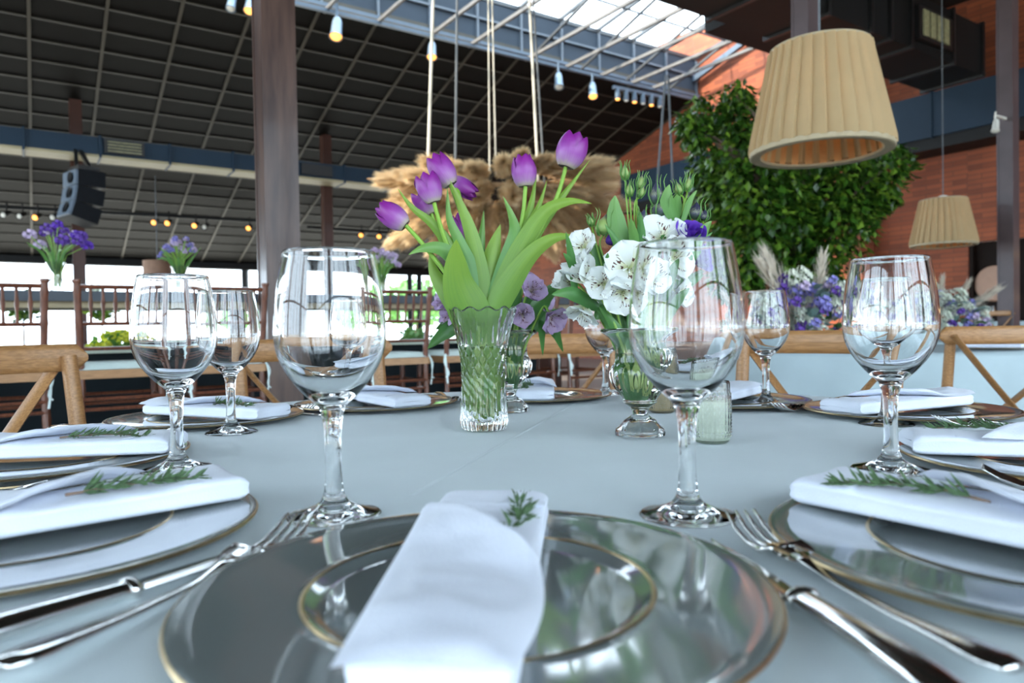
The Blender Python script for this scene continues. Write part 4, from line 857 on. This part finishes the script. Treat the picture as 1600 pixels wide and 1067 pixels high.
for px, s_, lb, sd in ((35, 10, 'small round topped plant outside at the far left', 1), (158, 10, 'small round topped plant outside above the sofa', 2)):
    p = on_s(px, 480, s_); planter(Vector((p.x, p.y, 0)), lb, 'tree_leaf', 700, .17, p.z, sd, None, .5)
# trees outside beyond the far opening
def outdoor_tree(px, d, h, R, label, seed, mt='tree_leaf', col2='leaf_soft'):
    p = EYE+ray(px, 514)*d; random.seed(seed); t = thing('garden_tree', label, 'tree', (p.x, p.y, -.22))
    MB().tube([(0, 0, 0), (.1, 0, h*.4), (0, .1, h*.8)], [.16, .13, .05], 8).build('trunk', 'bark', t); fo = MB()
    for k in range(2600):
        dd = Vector((rnd(-1, 1), rnd(-1, 1), rnd(-1, 1)))
        if dd.length > 1 or noise.noise(dd*2.2+Vector((seed, 0, 0))) < -.12: continue
        q = Vector((0, 0, h*.72))+Vector((dd.x*R, dd.y*R, dd.z*h*.36)); v = Vector((rnd(-1, 1), rnd(-1, 1), rnd(-1, 1))).normalized(); x = v.orthogonal().normalized()*.16
        fo.add([q-x, q+v*.16, q+x, q-v*.16], [(0, 1, 2, 3)], [0, .5, 1, .5], [rnd(0, 1)]*4)
    tag(fo.build('foliage', mt, t, False), kind='stuff')
for px, d, h, R, sd, lb in ((650, 38, 3.6, 1.9, 4, 'bright garden tree outside left of the tulip leaves'), (735, 47, 3.8, 2.2, 6, 'garden tree outside behind the tulips'), (560, 49, 3.4, 2.0, 8, 'garden tree outside behind the large left glass'), (375, 50, 2.9, 1.6, 10, 'garden tree outside left of the column')): outdoor_tree(px, d, h, R, lb, sd, 'leaf_soft')
# brown drum lamp far left
p = on_s(246, 420, 18); dl = thing('drum_pendant', 'brown drum pendant lamp under the far eave', 'lamp', p)
MB().lathe([(.30, -.18), (.30, .18), (.28, .18), (.28, -.18), (.30, -.18)], 28).build('drum_shade', 'terracotta', dl)
MB().tube([(0, 0, .1), (0, 0, slope(18)-p.z)], .012, 6).build('cord', 'cable', dl); MB().tube([(-.29, 0, .1), (.29, 0, .1)], .008, 6).build('shade_spider', 'cable', dl)
# ------------------------------------------------------------------ pleated pendant lamps
def make_lamp(c, label, ceil=6.5):
    t = thing('pleated_pendant_lamp', label, 'lamp', c); H = .61; Rb, Rt = .385, .272; n = 30
    def pl_(i, a, r, z):
        u = (a*n/(2*PI)) % 1; return r*(.985+.07*(u if u < .92 else (1-u)/.08*.92)), z
    MB().lathe([(Rb-.004, .02), (Rb-.006, .06), (Rb+(Rt-Rb)*.5, H*.5), (Rt+.004, H-.05), (Rt, H-.015)], 480, mod=pl_).build('pleated_shade', 'shade', t)
    MB().lathe([(Rt, H-.02), (Rt+.003, H-.006), (Rt-.02, H), (.05, H+.006), (0, H+.006)], 60).build('shade_top', 'shade_edge', t)
    MB().lathe([(Rb-.006, .03), (Rb+.004, .026), (Rb+.006, 0), (Rb-.004, -.006), (Rb-.055, .0), (Rb-.06, .012), (Rb-.03, .03), (Rb-.006, .03)], 90).build('bottom_ring', 'shade_edge', t)
    for k in range(48):
        if k % 2: continue
        a0 = 2*PI*k/48; MB().grid(lambda u, v: Vector(((Rb-.06+(Rt-Rb)*u)*math.cos(a0+v*.135), (Rb-.06+(Rt-Rb)*u)*math.sin(a0+v*.135), .012+(H-.03)*u)), 2, 3).build('lining_strip', 'shade_lining', t)
    MB().lathe([(0, .30), (.03, .31), (.045, .35), (.03, .40), (.018, .43), (0, .43)], 20).build('bulb', 'bulb', t)
    MB().tube([(0, 0, .42), (0, 0, H)], .02, 10).build('socket', 'spot_white', t); MB().lathe([(0, H), (.05, H+.002), (.05, H+.04), (.02, H+.05), (0, H+.05)], 16).build('cap', 'spot_white', t)
    MB().tube([(0, 0, H+.04), (0, 0, ceil-c[2])], .006, 6).build('cord', 'cable', t); return t
make_lamp(at(1282, 240, 4.15), 'large pleated beige pendant lamp in the upper right')
make_lamp(at(1474, 384, 9.4), 'smaller looking pleated pendant lamp before the brick wall')
# ------------------------------------------------------------------ leafy tree
def leaf_tree():
    c = at(1245, 300, 6.3); random.seed(2); t = thing('leafy_tree', 'tall bushy green tree before the brick wall', 'tree', (c.x, c.y, 0)); g = Vector((c.x, c.y, 0))
    MB().lathe([(0, 0), (.28, 0), (.33, .45), (.30, .45), (.29, .4), (0, .4)], 28).build('planter', 'pot', t)
    MB().tube(cr([(0, 0, .4), (.05, .02, 1.2), (-.05, 0, 1.6), (.05, 0, 2.3)], 5), [.06]*8+[.05]*8, 9).build('trunk', 'bark', t)
    blobs = [(1105, 175, 34), (1085, 195, 30), (1150, 150, 26), (1140, 175, 40), (1175, 190, 46), (1125, 230, 55), (1160, 260, 70), (1130, 290, 50), (1185, 320, 80), (1150, 340, 60), (1200, 380, 70), (1170, 400, 55), (1240, 300, 85), (1250, 360, 85), (1270, 400, 55), (1300, 300, 75), (1310, 350, 55), (1345, 290, 55), (1380, 265, 40), (1405, 250, 26), (1380, 300, 30), (1230, 420, 50), (1155, 430, 40), (1190, 240, 60), (1215, 200, 40), (1300, 265, 60), (1350, 320, 35), (1090, 205, 24), (1070, 190, 16), (1185, 435, 45), (1280, 440, 40), (1110, 268, 26)]
    fo = MB(); k_ = 6.3/F
    for k, (x, y, r) in enumerate(blobs):
        q = at(x, y, 6.25+rnd(-.35, .35))-g; R = r*k_
        MB().tube(cr([(0, 0, max(.7, q.z-.8)), (q.x*.5, q.y*.5, q.z-.3), q], 4), [.03, .028, .026, .024, .022, .018, .014, .01, .006], 6).build('branch', 'bark', t)
        for j in range(int(95*(r/20)**2)+60):
            d = Vector((rnd(-1, 1), rnd(-1, 1), rnd(-1, 1)))
            if d.length > 1: continue
            d = d*(d.length**-.35); p = q+d*R*rnd(.8, 1.12)
            v = Vector((d.x*.6+rnd(-.5, .5), d.y*.6+rnd(-.5, .5), rnd(-1.1, .1))).normalized(); s = v.cross(Vector((rnd(-.4, .4), rnd(-.4, .4), 1))+d*.5).normalized(); l = rnd(.06, .10); w = l*.34; nn = s.cross(v)*w*.35
            cc = rnd(0, 1)**1.6; fo.add([p, p+v*l*.45+s*w-nn, p+v*l, p+v*l*.45-s*w-nn, p+v*l*.45], [(0, 1, 4), (1, 2, 4), (2, 3, 4), (3, 0, 4)], [0, .5, 1, .5, .5], [cc]*5)
    tag(fo.build('foliage', 'tree_leaf', t, False), kind='stuff')
leaf_tree()
# ------------------------------------------------------------------ hanging pampas canopy
def plume_mesh(seed, L=.9, R=.17, n=900, m='pampas'):
    random.seed(seed); mb = MB()
    mb.tube([(0, 0, 0), (0, 0, L*.5), (0, 0, L*.95)], [.012, .009, .003], 5)
    for k in range(n):
        u = rnd(.10, 1)**.8; a = rnd(0, 2*PI); o = Vector((math.cos(a), math.sin(a), 0)); r = R*(.35+.65*math.sin(PI*min(1, .15+.8*u)))*rnd(.5, 1.15)
        b = Vector((0, 0, L*u*.9)); md = b+o*r*.55+Vector((0, 0, rnd(.10, .16)*L)); e = b+o*r+Vector((0, 0, rnd(.18, .32)*L)); s = o.cross(Vector((0, 0, 1)))*.006*L/.9
        mb.add([b-s, b+s, md+s*1.3, md-s*1.3, e], [(0, 1, 2, 3), (3, 2, 4)], [.2, .2, .6, .6, 1], [rnd(0, 1)]*5)
    return mb.mesh('pampas_plume', m, False)
PM = [plume_mesh(k) for k in range(4)]
def canopy():
    c = at(785, 322, 10.4); t = thing('pampas_canopy', 'hanging canopy of dried tan pampas grass above the tulips', 'hanging decoration', c); random.seed(21); k_ = 10.4/F
    # wooden hoop and sticks
    MB().tube([(1.25*math.cos(a*.2618), .95*math.sin(a*.2618), .12) for a in range(25)], .035, 8).build('hoop', 'stick', t)
    for k in range(12):
        a = rnd(0, 6.3); q = rnd(.0, .5); p0 = Vector((rnd(-1.2, 1.2), rnd(-.6, .6), rnd(.15, .45))); p1 = p0+Vector((rnd(-.9, .9), rnd(-.4, .4), rnd(.05, .35))); MB().tube([p0, (p0+p1)/2+Vector((0, 0, .02)), p1], [.018, .016, .008], 5).build('stick', 'stick', t)
    for k in range(132):
        a = 2*PI*k/132*1.0+rnd(-.1, .1); lay = k % 4
        if lay == 3: d = Vector((math.cos(a)*.35, math.sin(a)*.35, -1)); p = Vector((math.cos(a)*rnd(.3, 1.0), math.sin(a)*rnd(.3, .8), .15)); s = rnd(.6, .85)
        else: d = Vector((math.cos(a), math.sin(a)*.8, [-.02, -.30, -.75][lay]+rnd(-.12, .12))); p = Vector((math.cos(a)*rnd(.6, .9), math.sin(a)*.6, [.36, .18, .04][lay])); s = rnd(.8, 1.1)
        o = link('pampas_plume', PM[k % 4], t); o.matrix_local = Matrix.Translation(p) @ frame_to(d).to_4x4() @ Matrix.Scale(s, 4)
    # ropes to the ties
    for j, (x0, y0, x1, y1, w, mt) in enumerate(((668, 262, 677, 0, .045, 'rope'), (711, 268, 714, 28, .035, 'cable'), (765, 250, 763, 0, .022, 'rope'), (775, 250, 769, 0, .022, 'rope'), (841, 262, 828, 12, .04, 'rope'), (851, 268, 834, 12, .03, 'cable'))):
        a, b = at(x0, y0+22, 10.4), at(x1, y1, 10.4)
        e = a+(b-a)*((6.3-a.z)/(b.z-a.z)) if b.z > a.z else b
        MB().tube([a-c, (a+e)/2-c, e-c], w/2, 7).build('rope', mt, t)
canopy()
# two thin cables of the tree side
for x0, x1 in ((1040, 1027), (1044, 1051)):
    a, b = at(x1, 285, 11), at(x0, 118, 11); tag(MB().tube([a, (a+b)/2, b], .018, 6).build('hanging_cable', 'cable', None), 'thin grey hanging cable left of the leafy tree, %s strand' % ('left' if x1 < 1040 else 'right'), 'cable', 'cables beside the tree')
# ------------------------------------------------------------------ track spotlights
def spot(p, d, label, s=1., on=True, body='spot_body', group='spotlights under the roof'):
    t = thing('spotlight', label, 'spotlight', p, 0, group); fm = frame_to(d).to_4x4() @ Matrix.Scale(s, 4)
    MB().lathe([(0, -.1), (.035, -.1), (.045, -.06), (.05, .06), (.062, .1), (.055, .1), (.045, .07), (0, .07)], 18).xf(fm).build('housing', body, t)
    MB().lathe([(0, .115), (.04, .105), (.05, .085), (0, .075)], 16).xf(fm).build('lamp_face', 'spot_lamp' if on else 'spot_white', t)
    MB().tube([(0, 0, -.02), (0, .02*s, .14*s), (0, 0, .22*s)], .014*s, 6).build('bracket', body, t)
def spot_px(px, py, s, label, sz, on=True, d=(0, -.4, -1), body='spot_body'): spot(on_s(px, py, s), d, label, sz, on, body)
spot_px(526, 44, 11.6, 'large track spotlight glowing orange left of the ropes', 1.9); spot_px(675, 79, 11.6, 'large track spotlight glowing orange behind the first rope', 1.6)
spot_px(873, 126, 11.6, 'large dark track spotlight right of the ropes', 1.7, False); spot_px(926, 141, 11.6, 'large track spotlight glowing orange right of the dark one', 1.7)
spot_px(362, 4, 11.6, 'track spotlight at the top edge left of the column', 1.3, False); spot_px(366+25, 6, 11.6, 'track spotlight touching the column top', 1.5)
tr = thing('light_bar', 'bar of six small spotlights high beside the tree', 'light bar', on_s(997, 138, 11.5))
MB().bar(on_s(958, 136, 11.5)-tr.location, on_s(1036, 152, 11.5)-tr.location, .07, .07).build('bar', 'track_blue', tr, False)
for k in range(6):
    p = on_s(965+13.2*k, 147+2.4*k, 11.5)-tr.location; h = MB().lathe([(0, .12), (.05, .12), (.06, -.06), (.05, -.1), (0, -.1)], 14).xf(Matrix.Translation(p)).build('spot_head', 'spot_body', tr)
    MB().lathe([(0, -.13), (.04, -.125), (.045, -.1), (0, -.1)], 12).xf(Matrix.Translation(p)).build('lamp_face', 'spot_lamp' if k % 2 == 0 else 'spot_white', h)
for k, (px, py, on) in enumerate(((10, 334, 0), (35, 336, 0), (59, 338, 1), (86, 338, 0), (243, 346, 1), (264, 347, 1), (306, 351, 1), (322, 353, 0), (390, 355, 1), (565, 366, 1), (593, 368, 1), (607, 369, 0))):
    spot_px(px, py, 19.2, 'tiny far roof spotlight, number %s from the left under the far slope' % ('one two three four five six seven eight nine ten eleven twelve'.split()[k]), 1.2, bool(on), (0, -.9, -.4), 'black_paint')
o = MB().bar(on_s(-20, 322, 19.3), on_s(420, 346, 19.3), .06, .08).build('spot_track', 'black_paint', None, False); tag(o, 'dark lighting track under the far roof slope, left length', 'track')
o = MB().bar(on_s(480, 355, 19.3), on_s(640, 366, 19.3), .06, .08).build('spot_track', 'black_paint', None, False); tag(o, 'dark lighting track under the far roof slope, right length', 'track')
_p = on_s(1560, 190, 4.15); spot_px(1556, 196, 4.15, 'small white spotlight on the right hand column', .8, False, (-.3, -.3, -1), 'spot_white')
_q = bs(col_at(1575, 300, 4.2), 4.2, _p.z+.1); _s = [o for o in COL.objects if o.name.startswith('spotlight')][-1]; MB().bar(Vector((0, 0, .12)), _q-_s.location, .03, .03).build('arm', 'spot_white', _s, False)
# ------------------------------------------------------------------ line array loudspeaker
def speaker():
    c = on_s(122, 262, 14.5); t = thing('line_array_loudspeaker', 'curved black loudspeaker hanging at the left', 'loudspeaker', c); k_ = (c-EYE).dot(f_)/F
    W = Vector((1, 0, 0))
    MB().box((.08, 0, -.02), (.3, .4, .06)).build('hanging_frame', 'black_flange', t, False)
    for s in (-.02, .18): MB().bar((s, 0, 0), Matrix.Rotation(-.9, 3, 'Z') @ (AX*.40+BX*(s*.3))+Vector((0, 0, .36)), .05, .05).build('hanger', 'black_flange', t, False)
    y = 0.; p = Vector((0, 0, -.06)); tilt = 0.
    for k in range(3):
        tilt = .02+.14*k; m = Matrix.Translation(p) @ Matrix.Rotation(tilt, 4, 'Y'); h = .25
        b = MB().box((.10, 0, -h/2), (.38, .50, h-.012)); b.xf(m); mo = b.build('speaker_module', 'speaker_black', t, False)
        g = MB().box((-.105, 0, -h/2), (.04, .48, h-.03)); g.xf(m); g.build('front_grille', 'speaker_grey', mo, False)
        for s_ in (-.08,):
            r = MB().lathe([(.075, .01), (.085, .02), (.06, .0), (.02, -.005), (0, .01)], 18); r.xf(m @ Matrix.Translation((-.13, s_, -h/2)) @ Matrix.Rotation(-PI/2, 4, 'Y')); r.build('driver', 'speaker_black', mo)
        p = m @ Vector((0, 0, -h))
    t.rotation_euler = (0, 0, .9); t.scale = (1.14, 1.14, 1.14)
speaker()
# ------------------------------------------------------------------ the other tables on the right
T2 = EYE+ray(1365, 514)*4.45; T2.z = 0
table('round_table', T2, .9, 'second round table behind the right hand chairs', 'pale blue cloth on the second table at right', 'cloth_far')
T3 = EYE+ray(1540, 514)*10.9; T3.z = .15
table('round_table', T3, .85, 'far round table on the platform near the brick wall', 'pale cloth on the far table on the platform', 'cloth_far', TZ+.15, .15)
PP = [plume_mesh(k+40, .42, .06, 160, 'pampas_pale') for k in range(2)]
def arrangement(loc, label, seed, R=.34, scale=1., nb=95):
    t = thing('flower_arrangement', label, 'flower arrangement', loc); random.seed(seed)
    MB().lathe([(0, 0), (.09, 0), (.10, .05), (.09, .05), (0, .045)], 20).build('bowl', 'pot', t)
    for k in range(nb):
        a = rnd(0, 2*PI); q = math.sqrt(rnd(0, 1)); p = Vector((math.cos(a)*q*R*1.12, math.sin(a)*q*R*.9, .05+R*.95*math.sqrt(max(0, 1-q*q))*(rnd(.5, 1.05) if k % 3 else rnd(.0, .4))+.03)); kind = random.choices(['white_bloom', 'violet_bloom', 'blue_bloom', 'mauve_bloom'], [4, 3, 3, 1.5])[0]
        r = {'white_bloom': rnd(.065, .10), 'violet_bloom': rnd(.04, .055), 'blue_bloom': rnd(.036, .055), 'mauve_bloom': .045}[kind]*scale
        mb = MB()
        if kind == 'white_bloom':
            for j in range(14): d = Vector((rnd(-1, 1), rnd(-1, 1), rnd(-.6, 1))).normalized(); bloom(mb, p+d*r*.6, r*.38, 6)
        else: bloom(mb, p, r, 12)
        mb.build('bloom', kind, t, False)
    for k in range(150):
        a = rnd(0, 2*PI); q = rnd(.2, 1.15); z = .04+R*.9*math.sqrt(max(0, 1.3-q*q))*rnd(.0, 1); p = Vector((math.cos(a)*q*R, math.sin(a)*q*R*.9, z)); d = Vector((math.cos(a), math.sin(a), rnd(-.2, .8))).normalized(); leaf_mesh([p, p+d*.05, p+d*.09+Vector((0, 0, -.01))], rnd(.035, .06), .2, face=Vector((rnd(-.3, .3), -.4, 1)), n=5, nv=2).build('leaf', 'eucalyptus' if k % 3 else 'leaf', t)
    for k in range(5):
        a = rnd(.2, 3.2); d = Vector((math.cos(a), rnd(-.4, .3), .35+.5*abs(math.sin(a)))); o = link('pampas_plume', PP[k % 2], t); o.matrix_local = Matrix.Translation((math.cos(a)*.12, 0, .16)) @ frame_to(d).to_4x4() @ Matrix.Scale(rnd(.9, 1.25), 4)
    return t
pa = EYE+ray(1262, 514)*4.35; arrangement((pa.x, pa.y, TZ), 'large blue and white flower arrangement with pampas behind the right glasses', 3, .37, 1., 120)
pb = EYE+ray(1478, 514)*6.2; T4 = Vector((pb.x, pb.y, 0))
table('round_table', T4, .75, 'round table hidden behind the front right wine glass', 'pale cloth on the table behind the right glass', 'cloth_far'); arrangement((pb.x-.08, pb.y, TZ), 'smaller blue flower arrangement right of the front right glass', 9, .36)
pc = EYE+ray(850, 514)*7.2; arrangement_lo = None
# settings on the second table
for k, (a, lb) in enumerate(((-20, 'near'), (35, 'right'))):
    a = math.radians(a); p = Vector((T2.x+.66*math.sin(a), T2.y-.66*math.cos(a), TZ+.0005)); rz = a
    place(plate0, p, rz, 'grey charger plate on the second table, %s one' % lb, 'charger plates on the second table'); place(naps[0], p, rz+.1, 'white napkin on the second table, %s one' % lb, 'napkins on the second table')
for k, (px, d) in enumerate(((1494, 10.6), (1508, 11.0), (1524, 10.5), (1549, 10.4))):
    p = EYE+ray(px, 514)*d; place(glass0, Vector((p.x, p.y, TZ+.1505)), .4*k, 'small far wine glass on the platform table, %s from the left' % ('first second third fourth'.split()[k]), 'wine glasses on the far table')
place(ch_l, (T2.x+.1, T2.y-.2, 0), 0, '', '') if False else None
for k, (px, d, rz, lb, z) in enumerate(((1478, 9.75, .2, 'far oak crossback chair left on the platform', .15), (1540, 9.7, -.05, 'far oak crossback chair right on the platform', .15), (1650, 7.5, 2.2, 'oak crossback chair at the right edge beyond the second table', 0))):
    p = EYE+ray(px, 514)*d; place(ch_l, (p.x, p.y, z), rz, lb, 'oak crossback chairs farther back')
# round disc in the doorway and lit shelves to the right
p = EYE+ray(1553, 443)*((13.8)/ray(1553, 443).dot(BX)); o = MB().lathe([(0, -.02), (.29, -.02), (.31, 0), (.29, .02), (0, .025)], 32).xf(frame_to(-BX).to_4x4()).build('round_disc', 'disc', None); o.location = p; tag(o, 'round tan disc hanging in the dark doorway', 'disc')
sh = thing('lit_shelf', 'softly lit shelf at the right edge beyond the column', 'shelf', bs(13.5, 3.3, 0), YAW)
for z in (.0, .7, 1.35, 2.05): MB().box((0, 0, z+.02), (.35, 1.6, .04)).build('shelf_board', 'oak', sh, False)
for y in (-.78, .78): MB().box((0, y, 1.05), (.35, .04, 2.1)).build('side_panel', 'oak', sh, False)
MB().box((.05, 0, 2.0), (.04, 1.5, .05)).build('light_strip', 'shelf_glow', sh, False); MB().box((.05, 0, 1.3), (.04, 1.5, .05)).build('light_strip', 'shelf_glow', sh, False)

# posts of the far opening
for px in (383, 640, 655, 735):
    p = on_s(px, 430, 22.75); struct('far_post', MB().box((p.x, p.y, 1.43), (.16 if px < 700 else .2, .16, 2.86)), 'black_paint', label='thin dark post in the far bright opening')
